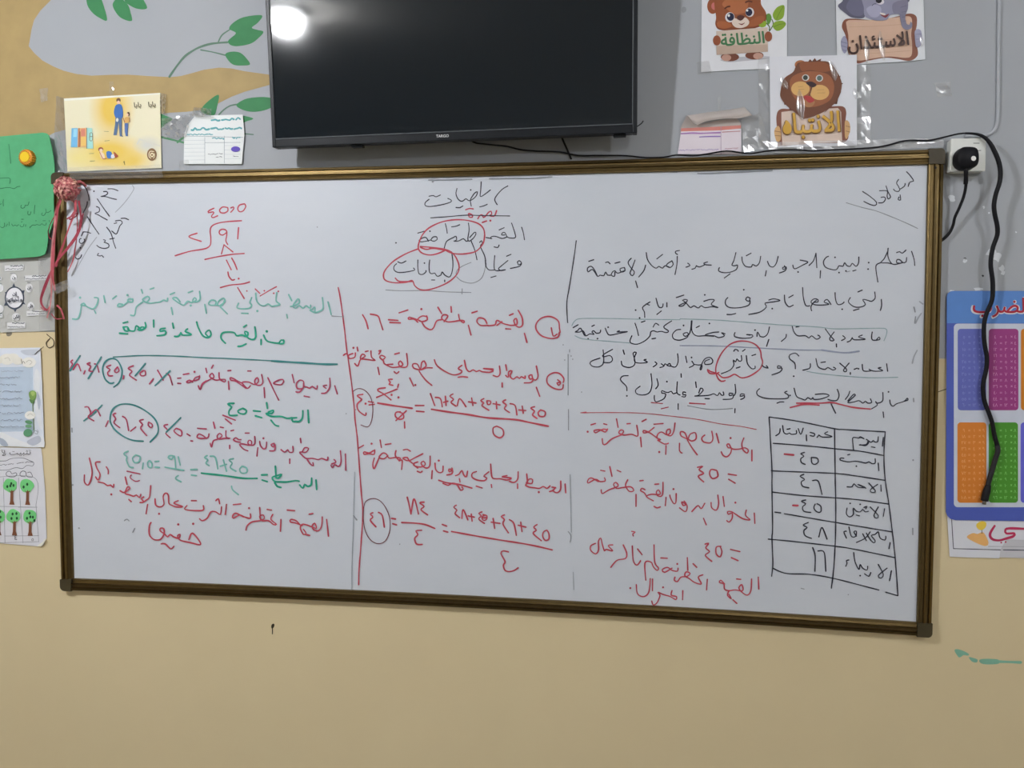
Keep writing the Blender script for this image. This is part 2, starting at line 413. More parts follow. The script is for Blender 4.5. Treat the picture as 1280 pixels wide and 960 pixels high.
WRITING = '''
date_note|k|1.5|85|220|6.4|125 75 150 110 165 160 170 195;155 205 150 240 120 300 105 355;320 103 360 103 400 118;285 125 310 125 318 140 300 155 262 165 300 165 345 178 388 188;208 122;235 183 280 250 332 322;228 245 250 255 250 285 215 300 240 310 275 330 315 352;155 325 200 395 248 465;120 448 150 448 182 458;122 450 108 480;130 505 135 520 110 540 92 530 95 505 105 500;100 575;60 650 75 665 100 655 110 630;425 340 455 338 485 350;380 360 420 355 435 375 415 400 400 440 385 465 350 440;370 380 390 375;310 410 340 450 355 490 365 530 382 578;335 505 370 498;285 510 300 515 295 525;290 530 325 545 325 570 290 580 250 570 232 555;245 620 235 635 260 640 270 635 285 650
date_bracket|f|1.2|85|220|6.4|515 75 528 95 520 120 480 180 430 240 380 290;230 490 170 570 110 670 45 790
long_division|r|1.9|230|240|6.4|240 130 200 150 195 165 225 160 240 165 220 195 235 205 270 190;350 125 310 120 285 145 295 165 325 168 352 150 350 125;375 128 395 120 398 135 375 162;485 95 445 105 430 135 445 158 475 150 495 115 485 95;-70 510 0 488 60 472 150 458 190 445 212 420 215 370 210 310 222 275 265 252 340 238 460 230;105 330 40 358 138 395;340 325 310 345 285 335 285 310 310 298 340 310 342 350 335 390 350 420;437 285 430 375;320 425 300 495;320 422 355 450 392 480;168 540 260 520 380 500 482 492;340 545 378 622;382 528 405 570 425 620;352 640 360 675 385 705 405 700;438 693;292 765 370 745 470 735 525 720;430 765 482 852;503 790 504 793
crossed_mark|r|1.6|230|240|6.4|570 775 608 812;610 832 680 790 740 758;643 790;718 810;755 795
title_line|k|1.5|470|225|6.4|1055 48 1010 75 965 125 950 160 970 198;915 80 870 115 835 132 838 80 842 15;830 215 860 208 890 195;648 68 640 110 655 150 680 170 700 165 720 150 740 165 765 160 800 130 812 95 790 105 765 140 755 165 762 208;758 80;640 220 670 222 695 208;575 148 600 160 600 175 540 195 440 212 395 205 395 180 425 155;425 130 460 125 480 135 515 120
title_underline|k|1.4|470|225|6.4|438 303 560 295 720 282 860 285 1070 288
inserted_word|r|2.0|470|225|6.4|718 238 750 228 778 232;745 268 770 280 770 298 745 295 740 270;815 310 830 285 850 280 860 300 880 285 900 260 920 250 925 275 905 285 930 290 950 285 965 245;915 325;850 340 885 328
subtitle_line|k|1.5|470|225|6.4|1165 378 1178 420 1188 478;1085 345 1110 420 1115 460 1080 465 1050 455 1030 420 1010 425 1005 440 1030 440;1050 455 1010 468 970 455 940 450 915 460 930 470 905 465 880 460;985 400 1025 382;945 535 975 540 985 520;740 345 745 400 735 470 745 490 780 465 800 430 790 418 750 460;545 550 560 500 580 480 620 460 640 450 645 480 620 490 660 488 700 470 720 490 740 485;555 350 565 390 570 425;605 375 640 370 670 358;760 485 790 560 808 638;485 455 490 475 465 490 440 480 460 455 485 455;440 480 400 490 360 495 345 485 370 465 400 460 420 490;335 425 370 415 385 410;432 410
subtitle_line|k|1.5|470|225|6.4|830 500 845 485 850 510 835 530 870 610 880 680;1135 665 1140 680 1165 665 1145 645 1130 660;1165 665 1150 690 1075 708;1045 610 1080 595;1055 645 1000 690 980 710 1000 725 1035 718;1035 718 960 725 945 690 950 605;945 720 905 720 880 690 875 640;920 780 960 768;605 575 615 650 612 720 590 775 550 760 530 735 520 760 490 770 470 745 450 750 430 740 425 690 430 640;445 800 470 800;550 800 550 815;335 640 335 700 345 750 375 755 400 735 400 725;388 665;300 705 310 720 250 735 180 740 145 720 145 690 165 670;175 655 205 665 240 648;160 503
loop_tail|g|1.2|470|225|6.4|880 640 870 720 840 790 770 825 690 810 645 775;640 750 655 715 700 685 760 660;78 880 200 886 400 885 560 895 760 900;690 870 688 912
title_circle|r|2.0|470|225|6.4|870 440 860 390 820 350 740 325 640 318 530 335 430 380 375 435 345 500 340 550 370 585 430 600 490 590 550 565;870 440 860 500 830 545 790 575 720 590 650 592 590 580 540 555 450 540 355 532;355 538 400 555 460 548 540 560
title_circle|r|2.0|470|225|6.4|335 552 240 590 140 650 75 720 60 770 80 805 150 822 240 818 290 805 310 845 350 875 410 880 500 855 590 810 650 750 665 690 640 620 600 575 550 555 480 545 430 545;155 785 190 812 290 812
lesson_note|k|1.5|1000|210|8|1065 38 1100 75 1135 130 1100 140 1080 190 1090 150;985 115 965 150 985 185 1000 210 1045 180 1050 155;1000 210 985 235 950 230 935 212;1000 270 1005 320 980 315 990 290;860 180 880 240 905 290 880 310 870 280 870 230 795 228;810 295 840 290 855 310 830 345 785 350;625 235 700 285 765 345 750 375 700 365 638 335
lesson_rule|g|1.2|1000|210|8|462 348 620 395 760 430 930 495 1060 550 1175 605
question_line|k|1.6|980|290|6.4|1020 155 1040 220 1045 268;900 165 925 158 945 170 975 145;980 205 975 240 950 245 930 225 905 220 900 245 930 250;950 245 880 260 850 240 830 190 832 130;832 150 800 215 775 245 830 248 860 255;775 245 740 262 735 300 750 400;677 245;672 297;598 200 595 250 575 275 545 250 530 275 500 268 485 245 470 275 440 270 420 300 380 300 330 280 315 240 335 205 355 195;440 325;495 312;550 312 575 305;408 203;255 170 235 230 200 268;255 170 262 285;128 225 190 240 150 265 85 295 70 265;112 320;292 310 288 368
question_line|k|1.6|850|290|6.4|785 195 770 250 745 280 715 270 700 235;835 270 845 290 825 300 820 285 850 280 840 310 795 328;690 310 682 352;645 195 635 245 610 272 580 260 570 280 525 275 500 240 495 200;530 190 568 170;447 165 430 230 415 265 440 270 460 265 450 300 400 322 345 325 308 310 315 285;355 368 400 335;250 265 205 262 190 250 220 240;200 262 155 280 130 270;130 270 120 290 95 298;62 250 80 268 48 282
question_line|k|1.6|700|290|6.4|955 148 925 155 925 170 940 180;938 195 935 260 920 340;895 230 905 260 880 285 850 270 865 250 895 232;880 285 840 270 820 290 790 275 770 290 735 270 700 220 690 165;775 215 820 180;685 265 670 310 630 360;605 392 620 445;570 210 545 245 570 290 595 320 580 350 560 330 580 280 600 225;515 285 520 310 490 320 480 295 510 285;515 310 460 330 440 310 420 320 410 345 435 355 440 320;410 345 380 345 365 320 350 350 320 345 300 355 260 300 225 320 220 290 250 275 280 310 300 355;365 245 385 240 400 255;440 250 480 240;230 235 270 222
divider_line|k|1.5|700|290|6.4|130 70 110 220 75 440 55 560 58 680 62 725
question_line|k|1.6|980|290|6.4|778 540 780 590 770 628;725 480 728 530 700 555 680 550;680 550 630 540 650 580 615 600 560 598 515 560 530 525;590 480 625 465;555 628 600 615;408 485 412 540 430 580 465 575 480 560;465 618;375 580 345 540 320 560 360 578 290 585 240 580 215 560 240 535 270 540 270 560 235 565 215 600 220 630;205 590 175 590 155 530 148 445;260 545 240 560
question_line|k|1.6|850|290|6.4|835 505 840 560 870 598 905 585;870 525 905 505;710 545 750 535 800 548 740 560 680 570 690 600 640 640 550 660;737 613;560 530 540 520 525 540 550 555 560 530;560 550 550 585 480 605 400 605 365 580 365 545 382 525;510 462;375 660 410 660 445 652
question_line|k|1.6|700|290|6.4|1150 555 1200 540 1235 545 1210 580 1265 605 1220 598 1160 605 1130 590 1105 608 1070 590 1045 605 1010 570 980 545;1010 560 950 590 985 590 1020 545 990 540;930 525 990 505;1158 503;855 565 855 600;768 530 785 590 800 605 820 600 825 575;775 660 810 632;720 560 695 575 660 605 675 640 678 683;690 575 715 585;605 625
question_line|k|1.6|980|290|6.4|705 800 700 840 710 865 765 860 760 840 740 860;625 825 595 840 650 858 560 862 545 845;545 845 530 870 505 880;470 830 490 850 460 868;330 775 370 830 400 865 375 870 365 850 400 800;418 895 420 920;270 825 290 840 260 858 220 830 200 848 170 830 110 830 80 800 65 755;95 760 120 755
question_line|k|1.6|850|290|6.4|850 820 845 845 810 875;715 760 700 815 670 840 640 835;640 835 620 800 615 835;560 825 530 820 580 825 570 845 500 850 435 835 440 805;600 785;710 860 692 915;360 815 330 805 355 830 310 845 270 830 200 825 260 805 310 800;270 835 205 830 130 830 95 790 95 710;235 732;130 765 155 752
question_line|k|1.6|700|290|6.4|1050 712 1045 780 1030 820 1000 835 985 815 1020 805 1020 840 960 865 910 855 900 820 930 785 965 780;988 748;892 712 830 758 868 792 850 805 810 795 775 800 750 790 725 800 720 830 680 870 620 897 570 890 560 870 575 830;745 760 765 730 790 745;735 855 765 850;600 730 615 775 628 828;637 688;650 722 680 712;475 790 455 800 540 798 470 812 400 825 380 810 362 770;385 762;325 785 320 805 290 810 270 790 255 800 275 820 240 815 200 830 165 770 140 790 120 800 160 800 185 790 205 830;255 755 275 745;225 855;300 853;105 765 145 742
highlight_outline|c|1.2|700|290|6.4|960 702 640 698 400 692 180 692 120 710 95 750;120 830 165 850 240 862 330 870 560 888
highlight_outline|c|1.2|850|290|6.4|0 695 300 705 500 720 800 742 1100 760 1250 775 1580 770 1648 778 1650 820 1630 870
highlight_outline|u|1.6|850|400|6.4|0 205 300 208 740 230 980 240 1130 240
highlight_outline|u|2.4|980|400|6.4|300 240 480 262 600 250
question_line|k|1.6|980|400|6.4|820 350 828 410;775 380 750 385 790 405 730 410 700 405 680 395;625 355 630 400 650 410 690 408;595 390;560 395 585 385;445 345 500 395 490 415 475 400 520 345;530 420 530 435;395 378 415 390 390 400 350 380 330 395 300 390 270 370 255 310;295 340 330 335;210 350 205 385 150 402;118 288 90 265 45 280 45 310 85 345 90 390;77 450
faint_underline|c|1.2|980|400|6.4|180 410 300 430 500 450 700 462 910 458
question_line|k|1.6|850|400|6.4|810 375 785 365 780 385 815 385 800 415 735 438;690 365 705 385 670 375 655 360;600 370 600 385 575 390 540 350 530 285;575 285 605 275;500 250 520 235;490 285 492 325 470 328 455 310 445 335 425 320 430 360 400 400 330 430;430 250 440 235 460 240 465 250;450 385 480 375;45 290 55 340;95 330 110 360 75 380;110 355 150 360 175 360 170 395 160 395 175 350 200 310 240 300 262 325 250 350 200 355 200 330 235 315;92 300
word_circle|r|2.0|850|400|6.4|650 300 640 240 600 195 540 172 470 170 400 195 340 255 300 330 285 400 300 460 330 490 360 485;650 300 660 340 640 390 590 430 540 455 490 462 450 440 430 435 390 455 340 460 300 430 240 410 220 395 235 425 280 430 310 420
question_line|k|1.6|700|400|6.4|940 270 945 330 925 375 890 370 880 350 870 350 860 365 890 370;860 365 840 350 830 370;800 380 830 370 810 350;760 335 775 350 760 365 745 375;690 315 670 320 700 338 640 345 600 335 595 300 610 260 585 265 600 330 590 365 550 380 500 365 490 330;505 240 515 275;420 235 350 275 345 295 400 285 420 315 400 340 345 340;345 240 350 300 345 350 310 375 260 370 240 345 260 325 320 305
question_line|k|1.6|980|400|6.4|960 650 990 640 985 625 960 650 900 670 870 690 850 670 845 640;835 575;790 580 790 640 770 660 740 665 730 650 745 680 700 710;690 630 700 660 670 665 650 650 630 665 600 645 560 655 510 660 550 620 570 600 555 595 510 645;525 570 515 600 490 635;792 735 797 780;425 555 440 600 425 640 390 645 350 635;250 595 320 590 360 605 300 630 240 635 230 620;230 620 215 635 190 620 170 640 140 630 100 610 80 545;370 655 385 690 412 745
red_underline|r|2.2|980|400|6.4|690 712 560 700 450 675 380 660 280 665 180 665 100 665;280 680 160 675 90 690 50 700
question_line|k|1.6|850|400|6.4|855 570 835 580 865 600 860 625 780 630 680 625 620 600 615 570 635 550;880 603;775 665 800 655 830 655;515 595 490 590 480 610 515 605 510 625 485 635;440 515 445 580 430 605;425 590 395 585 395 605 425 600 415 630 345 635;345 575 350 600 330 600 315 580 300 605 270 590 240 600 200 605 115 608 150 600 185 560 165 545 150 585;125 495 130 540;200 628 235 630;440 710 438 742
red_underline|r|1.8|850|400|6.4|75 665 200 672
faint_underline|g|1.1|850|400|6.4|60 685 240 715 420 708
question_line|k|1.6|700|400|6.4|1005 580 985 575 985 600 1005 595 1000 615 975 612;938 495 935 580 960 600;935 580 905 590 890 570 865 580 840 575 815 565 815 585 845 590 830 630 770 655 755 635 755 605;855 493;968 430 970 458;945 670 945 715;775 470 785 520 765 550;728 430 735 520 715 580 665 600 615 590 605 560 640 530;545 445 500 450 485 480 530 530 535 565;535 607
red_underline|r|1.5|700|400|6.4|730 660 820 668;810 710 865 697
divider_line|r|1.1|700|400|6.4|165 742 210 735;165 742 400 740 650 745 900 770 1100 795 1280 830 1440 850 1570 875
divider_line|g|1.2|700|400|6.4|65 275 65 600;68 715 68 880
answer_line|r|2.0|720|510|5.3333|1172 280 1172 352;1118 200 1105 240 1115 280 1140 300 1148 280 1125 265 1095 272 1060 275 1035 268 1020 240 1005 245 1015 265 1035 268 1030 300 1005 325 980 315 968 292;1030 200;935 170 952 232;905 155 912 205 895 232 850 225 838 200 858 180;740 205 700 185 698 158 725 165 745 205 760 175 795 165 800 205 770 220 740 205 770 260 808 312;690 235 690 285 706 300;660 100 650 160 630 185 605 175 605 150 625 140 628 165 605 178 570 160 545 175 540 200 565 210 545 215;545 215 590 240 615 235;600 250 598 308;540 200 500 170 470 155 450 150 450 165 480 160 520 130;440 90 468 75;520 108 580 103;555 293;430 195 436 258;405 115 412 185 370 175 320 180 285 165 300 145 318 155 300 180;300 180 240 205 200 240 180 240 175 205;270 72 280 128;340 105 362 103;205 110 185 105;210 140 195 160 160 145 120 150 130 165 160 150 185 140 208 145;100 112 130 103;78 158
answer_value|r|2.2|720|510|5.3333|810 395 845 388 820 410 850 435 815 455 850 492;935 415 900 410 890 440 910 470 945 455 940 420;1015 440 1068 448;1018 475 1060 500
answer_line|r|1.9|720|510|5.3333|1188 700 1192 768;1135 680 1130 715 1160 745 1120 740 1090 725 1060 705 1035 690 1010 690 1015 708 1040 700 1040 735 1020 760 1005 750;1062 630;980 590 988 655;945 580 950 640 935 680 905 665 900 630;858 635 835 670 815 650 795 665 772 690;850 735 868 778;720 620 735 640 715 650 705 625 740 650 730 690 690 665;668 570 665 630 650 635 630 600 625 580;650 540;600 595 595 650;580 495 575 580 545 585 535 560 550 545 560 575 500 575 470 590 515 618;470 590 455 565 430 550 440 535 460 545;520 655 540 665 562 658;525 508 552 506;425 485 448 482;400 575 400 655;345 478 330 515 355 555 385 550 365 525 310 530 270 535 250 510 265 495 280 520 220 545 175 570 168 545;225 390 240 455;275 415 298 425;165 415 192 420;190 465 195 485 160 490 130 475 80 500 80 480 100 465 150 490
answer_value|r|2.0|720|590|5.3333|860 480 885 475 865 505 890 530 862 555 905 595;965 495 935 500 935 545 960 565 972 530 960 495;1030 515 1092 530;1035 570 1080 590
answer_line|r|1.9|720|590|5.3333|1215 700 1218 780;1170 712 1165 790 1140 820 1100 795 1085 770 1105 750 1110 790 1060 785 1020 790 990 780 985 745 955 735 965 720 990 745;1020 790 1010 820 1035 845 1020 815;1045 850 1072 875;1070 712 1098 715;875 715 870 785;845 685 815 700 835 745 790 735 755 710 725 690 735 665 760 675 740 695 700 700 675 730 655 720 660 700;742 570 745 655;780 610 805 635;675 612;680 640 675 660 640 655 610 635 575 650 590 668 640 640;520 485 525 600 550 640 540 655 515 630 500 600 460 605 465 720;565 572 608 574;375 492 382 590 405 620 425 600 430 590;410 512 440 550;372 395 395 400 378 412 382 425;315 485 338 540 330 575 280 585 255 605 232 635;245 485 215 490 245 525 200 515 190 525 175 480 165 440 150 460 150 520 130 545 98 520 100 490 130 475
answer_line|r|1.9|720|590|5.3333|712 790 710 850;640 790 635 820 670 830 665 850 630 830 580 815 545 800 560 820 540 870 515 885 505 860;580 768;510 712 510 790;495 710 485 800 450 830 410 810 402 750;362 773
data_table_grid|k|1.7|950|510|6.4|75 72 300 105 595 165 680 172 1000 190;72 72 85 300 95 500 95 640 100 960 95 1040 102 1240 92 1345;595 165 600 500 605 910 592 1240 570 1440;1000 190 990 380 1000 570 1030 770 1056 980 1080 1200 1102 1500;105 282 350 300 595 325 800 345 990 380;90 500 160 505 590 522 750 540 1000 578;100 672 350 700 605 718 800 735 1030 768;118 832 165 838;195 845 400 880 605 915 1055 990;65 1048 250 1065 600 1105 760 1130 1075 1195;100 1280 210 1322 400 1330 600 1365 950 1455;1005 1472 1100 1500
data_table_heading|k|1.6|950|510|6.4|985 235 978 305;945 230 940 270 915 270 905 260 885 275 865 260 850 290 795 295;850 250 870 270 845 300 800 292;830 245 800 230 790 240 745 235 740 260 748 340;890 310 918 315;540 190 515 205 575 228 500 232 470 215;470 215 455 235;400 195 435 205 430 225 400 220;370 215 372 262;305 165 325 210 345 160;290 180 290 205 250 210 235 200 215 208 190 195 180 140;215 170 240 165;160 165 155 200 125 222
data_table_days|k|1.6|950|510|6.4|945 440 950 500;920 405 920 440 895 445 870 430 845 440 800 430 760 425 700 430 640 415 645 400 670 402;700 375 718 370;770 465;965 615 968 665;870 600 920 660 910 675 885 670 885 650 940 610;845 640 780 610 840 635 780 632 750 605 735 630 695 630;995 805 985 865;880 790 945 860 930 880 910 860 945 790;865 825 840 830 820 810 800 830 770 825 745 800 745 850 715 870 690 845 695 800;770 855 795 862;830 795 855 785 845 805;800 770;720 762
data_table_days|k|1.6|950|610|6.4|1040 435 1030 485;1005 385 1000 415 960 400 945 350 920 370 890 380 920 420 910 438 880 410 850 360;880 350 840 400 770 435;820 365 850 420;770 385 750 350 770 345 765 385 730 385 710 310;690 345 670 350 690 400;1050 660 1035 740;945 610 985 690 965 720 945 700 1015 640;885 675 870 705 835 685;800 700;860 625 855 655 820 640 800 610 790 650 760 590 748 515;710 575 690 580 695 600 685 625
data_table_numbers|k|1.8|950|510|6.4|355 355 325 365 350 385 325 405 330 435 360 450;410 395 455 400 465 430 440 450 415 440 410 395;350 530 320 545 355 570 330 590 340 625 390 638;420 580 465 585 495 690;365 735 330 745 365 765 340 790 350 825 405 835;455 765 485 785 485 830 455 830 430 800 440 768
data_table_numbers|k|1.8|950|610|6.4|385 275 345 295 375 315 350 340 360 380 410 402;470 390 495 315 535 408;420 475 440 540 438 665;462 503 512 515 525 665
red_dash|r|2.6|950|510|6.4|195 368 268 375;262 778 302 780
divider_line|r|1.9|410|370|6.4|83 -67 100 20 130 240 150 420 165 520 190 700 210 880 218 990 235 1130 250 1330 262 1500 270 1600 280 1738 265 1988 250 2188 247 2308
solution_line|r|2.1|540|370|6.4|1015 300 1025 290 1020 260 1010 200 950 165 880 175 835 220 835 270 880 320 960 340 1010 325 1020 290;955 255 970 320 1000 305;690 115 720 170 725 230 700 250 670 235 655 195 675 180 680 225 640 235 605 230 570 220 520 195 505 230 450 238;450 235 390 235 360 205 375 175 420 185 440 220;520 235 560 205;590 262 630 265;620 155 650 142;320 135 362 122;740 300 760 372;292 235 312 312
solution_line|r|2.1|410|370|6.4|1045 148 1055 190 1085 215 1090 200 1060 195 1000 205 950 205 910 180 925 150 960 160 930 205;910 190 870 200 845 255 820 270 780 250 755 215;880 90 910 140;985 85 988 130;790 160 795 190 750 205 720 185 755 160 790 165;720 210 690 185 645 185 650 170 690 180 740 200;748 105;570 135 640 112;485 190 560 195;495 212 580 215;340 145 400 160 420 210 440 270;278 150 305 200 322 262
solution_line|r|2.1|540|370|6.4|1050 690 1055 660 1020 620 970 615 925 645 925 700 980 740 1040 745 1050 710;1005 670 1030 690 1015 715 1000 695 1025 690;835 560 848 640 830 672 805 660 800 630 775 640 785 665 810 660 795 690 740 695;745 640 745 660 715 645 700 660 680 645 650 665 625 640 640 600 615 605 610 650 590 635;590 550 598 595;835 730 862 802;562 695 562 728;540 560 545 620 525 645 490 635;490 585 410 580 490 595 460 610 400 605 380 595 355 605 330 590 300 605 275 580 260 515;240 555 210 580 240 600 225 620 170 630 100 600 40 555 20 510;210 650 245 645 285 650
solution_line|r|2.0|410|370|6.4|835 575 790 575 740 590 685 575 680 545 715 545 740 585 750 535 770 520 785 560 745 590 730 600 780 670 832 715;630 460 638 550 620 570 580 565 565 540 580 520 600 550 570 565 540 570 510 570 485 560 470 550 520 545;485 560 450 540 445 520 415 490 430 475 460 490 440 510;530 605 550 620 568 605;535 465 572 455;408 440 425 435 408 465;400 570 412 628;345 440 350 490 380 515 330 510 290 505 260 500 275 465 300 480 260 510 240 560 215 540;300 445 322 440;235 410 240 440;205 415;220 455 215 490 170 500 165 475 200 460;170 500 150 460 125 475;655 655 685 720;700 712
fraction|r|2.1|410|460|6.4|460 158 410 165 400 180 450 210 505 255;390 235 450 210 555 168;510 215;565 235;565 130 558 155;515 90 485 92 500 115 490 130 520 138;700 300 768 300;708 345 770 350;325 268 365 275;330 295 372 290;302 285;280 210 235 220 265 245 270 255 235 290 245 340 300 380 305 360;560 350 600 365 605 400 570 410 540 385 545 355 580 350;545 420 628 342;613 430 615 480;820 205 855 300;860 235 900 245 915 310;925 275 960 265;940 225 945 300;1000 208 975 225 1005 250 985 275 1025 305;1035 300 1055 245 1105 310;1125 270 1185 280;1150 240 1160 300
fraction|r|2.2|540|460|6.4|415 245 390 260 415 280 400 300 455 338;440 262 470 265 465 290 445 290 440 265;490 285 545 295;515 270 518 325;590 255 565 270 595 295 580 325 620 355;625 285 665 300 680 375;695 335 750 340;722 305 730 362;820 310 790 320 820 345 805 375 840 403;870 335 905 350 900 385 860 385 850 355 870 335;520 465 490 480 495 530 540 558 572 535 565 490 520 465
fraction_bar|r|2.6|410|460|6.4|400 280 520 300 675 322;830 330 960 350 1120 372 1280 398 1492 412 1612 435 1762 465
answer_oval|d|1.2|410|460|6.4|205 185 240 165 290 175 340 230 360 320 350 420 320 470 265 455
solution_line|r|2.1|540|590|6.4|1065 95 1070 165;1030 72 1028 140 1000 165 970 150 985 130 960 150 940 155;990 125 960 120;945 110 920 130 890 115 860 130 820 125 780 120 750 105 765 90 800 90 805 60 780 55 755 85;758 15 765 85;855 160;685 95 685 130;355 112 402 127;475 100 478 122;690 -2 685 58 655 83 620 73;600 28 560 38 635 48 600 63 545 53 510 53 480 38 470 -64;455 -2 430 18 415 33 440 48 420 68 360 63 320 38 325 8 355 -4;285 -7 275 38 255 23 240 -12 215 18 190 28;220 53 225 78;160 -32 165 -17 140 -2 135 -22 165 -17 160 13 120 23;90 -47 85 -2 55 3 30 -22 25 -72;55 -92
red_underline|r|2.3|540|590|6.4|55 65 120 85 220 100 320 128;90 90 130 105 160 90 200 100 230 145 250 135 240 120
solution_line|r|2.0|410|460|6.4|835 820 830 885;818 705 815 780 790 800 760 785 745 760 765 745 780 770 750 790 700 785 685 765 720 750;700 785 720 800;715 825 740 835 755 825;760 685 700 715 650 740 620 735 600 720 635 715 650 740 690 770;605 655 635 650 660 665;545 660 540 700 570 740;590 810 595 735 570 745 580 720 540 715 490 720 470 690 440 680 410 715 450 725 480 700;415 705 400 740 370 805 360 770 372 720;418 575 428 635;460 612 505 605;350 605;375 655 370 690 330 685 290 690 290 670 330 680 365 660;248 640 285 618
answer_oval|d|1.2|410|590|6.4|285 300 300 240 350 212 410 225 460 280 495 370 495 470 460 550 400 572 340 540 300 470 285 380 285 300
fraction|r|2.2|410|590|6.4|360 325 340 335 360 360 340 385 385 438;405 322 435 345 452 440;510 370 542 375;518 412 550 422;635 200 650 260 665 335;665 335 690 215 725 335;770 240 735 245 770 275 745 300 798 342;750 465 705 470 720 500 695 530 710 575 755 578;915 418 950 432;925 470 960 480
fraction_bar|r|2.3|410|590|6.4|590 403 700 408 780 420 855 450;990 475 1212 515 1392 545 1552 570 1682 595 1794 622
fraction|r|2.1|540|590|6.4|195 265 175 280 200 305 185 330 222 365;240 370 250 300 288 382;290 350 340 360;315 335 322 392;400 318 375 330 395 350 375 375 420 410;410 340 440 350 435 380 410 385 400 360 420 345;410 365 435 365;475 400 545 410;490 370 502 450;580 342 555 355 580 380 568 415 612 485;620 380 655 410 675 505;690 425 752 440;710 400 720 475;840 420 815 440 835 465 810 490 875 548;920 465 935 490 935 535 905 545 885 510 895 475 920 465;612 638 570 630 552 650 585 715 572 745 585 785 620 795 660 785 690 765
stray_mark|g|1.2|410|590|6.4|205 345 235 382;1922 475 1944 510 1937 560
faint_rule|f|1.2|410|590|6.4|215 0 205 400 195 700 190 940;1937 20 1947 480;1962 800 1967 940
green_line|s|2.2|240|340|6.4|1090 240 1115 340;1045 205 1050 290 1020 315 985 325 945 305 960 300 985 280 985 320;950 265 945 290 915 270 890 290 860 270 830 290 810 270 850 215 860 245 820 270 790 275;775 180 800 230;760 340 765 368;680 165 675 230 705 260 660 272 640 275 610 255 585 270 550 265 520 230 512 170;525 312;480 205 465 245 480 265 460 290 400 295 362 285 375 250;400 330 450 332;265 225 240 270 200 265 150 265 135 250 160 225 195 235 190 260;205 265 215 235 255 210 265 240 230 265;230 280 285 335;105 260 118 330
green_line|s|2.2|85|340|6.4|1055 155 1060 215 1035 240 1000 235 1015 205 1030 225 990 245 960 235 930 265 900 255 870 235 840 210 870 205 900 240;985 268;965 165 1000 152;820 180 855 165;830 285 840 340;800 210 795 235 770 225 740 240 700 245 660 250 620 240 600 220 640 195 655 215 630 245;600 240 550 280 540 330 530 350 505 345;590 140 600 170;660 138 690 128;520 215 520 240 480 235 490 215 515 218;480 240 440 270 400 275 410 255 440 260;478 185;360 215 390 192;290 190 300 245;215 205 245 210 235 260 205 295 170 285 140 270 105 265 130 250 145 270;110 270 100 330 80 375 40 375;100 205;215 310 225 330
green_line|e|2.5|240|340|6.4|735 545 735 570 700 572 715 545 735 548;700 570 650 565 600 550 575 505;600 475;555 540 555 580;505 440 512 520 490 540 455 530 430 500 425 475 450 485 440 515 400 505 360 510 340 485 290 480 245 490 235 530 270 570;415 440 438 425;370 595 400 592 435 575;40 400 55 450 90 510 130 525 155 500 140 465 110 490 130 515
green_line|e|2.4|85|340|6.4|960 455 940 475 990 500 920 505 905 485;905 490 885 515 855 515;840 410 848 450;780 450 745 455 740 475 780 470 780 500 715 510;688 385 688 440;620 405 625 440 590 465 560 460 595 440 615 445;590 465 550 430 535 470 500 470 480 455;445 440 460 470 490 470 480 440 455 440;445 408 480 398;415 490 480 495
green_rule|t|1.6|85|340|6.4|365 680 600 668 850 672 1100 685 1292 692 1642 710 1892 726
green_rule|t|2.8|240|340|6.4|640 711 900 727 1060 737 1162 738
median_line|m|2.0|250|440|6.4|1080 270 1100 335;1040 210 1040 280 1010 325 975 330;1015 265 985 270 1010 290;940 270 935 298 900 275 880 290 855 280 835 275 830 235 800 225 775 250 780 290 825 290 830 250;830 280 800 320 770 318;740 180 755 245;835 352 878 360;545 205 590 300 632 385;670 235 655 260 620 260 590 250 630 225 665 220 672 240;495 180 505 240 485 265 450 260 440 230 460 205 470 235 440 260 390 240 340 245 380 290 405 270;340 250 300 230 275 215 245 205 250 225 290 235 370 290;385 152 410 152;225 150 250 148;515 285 520 365;230 235 235 300;155 165 160 215 200 240 205 220 170 220 130 225 90 205 80 190 100 170 115 200 90 215 30 250 5 300;50 130 58 165;95 130 108 105
median_line|m|2.1|85|440|6.4|1055 190 1050 215 1010 230 1020 205 1050 195;1010 225 970 245 950 240 975 225 1000 240;1015 158;925 180 970 172;1045 270 1060 300 1075 255 1110 230;880 210 905 208;880 250 905 252;720 145 765 225;790 170 815 190 838 262;685 215 655 255;525 110 485 130 515 155 495 185 550 225;605 150 580 170 590 190 620 185 620 150 600 150;450 190 445 215;345 105 310 120 340 140 320 165 330 190 360 190;400 120 375 150 390 165 412 150 400 120;140 150 130 175;180 85 155 95 185 115 170 150 200 155;215 95 235 105 250 160;40 65 25 80 40 95 20 135;45 140 80 95 105 150
teal_strike|t|2.2|85|440|6.4|820 150 700 268;622 92 540 190;430 200 435 140 400 70 350 52 300 80 280 140 300 215 340 250 370 245;430 200 410 245 370 280;270 40 165 212;100 30 20 150
green_line|e|2.6|250|440|6.4|865 465 872 565;825 470 820 530 795 555 770 555 745 555 740 530 775 525;740 525 700 530 650 515 580 515 550 505 530 490 580 490 590 465 550 480;535 405 542 450;570 545 605 585 630 592;430 470 485 475;445 510 495 525;275 410 225 415 255 440 235 470 240 505 300 505;345 450 375 470 360 495 320 490 305 470 345 450
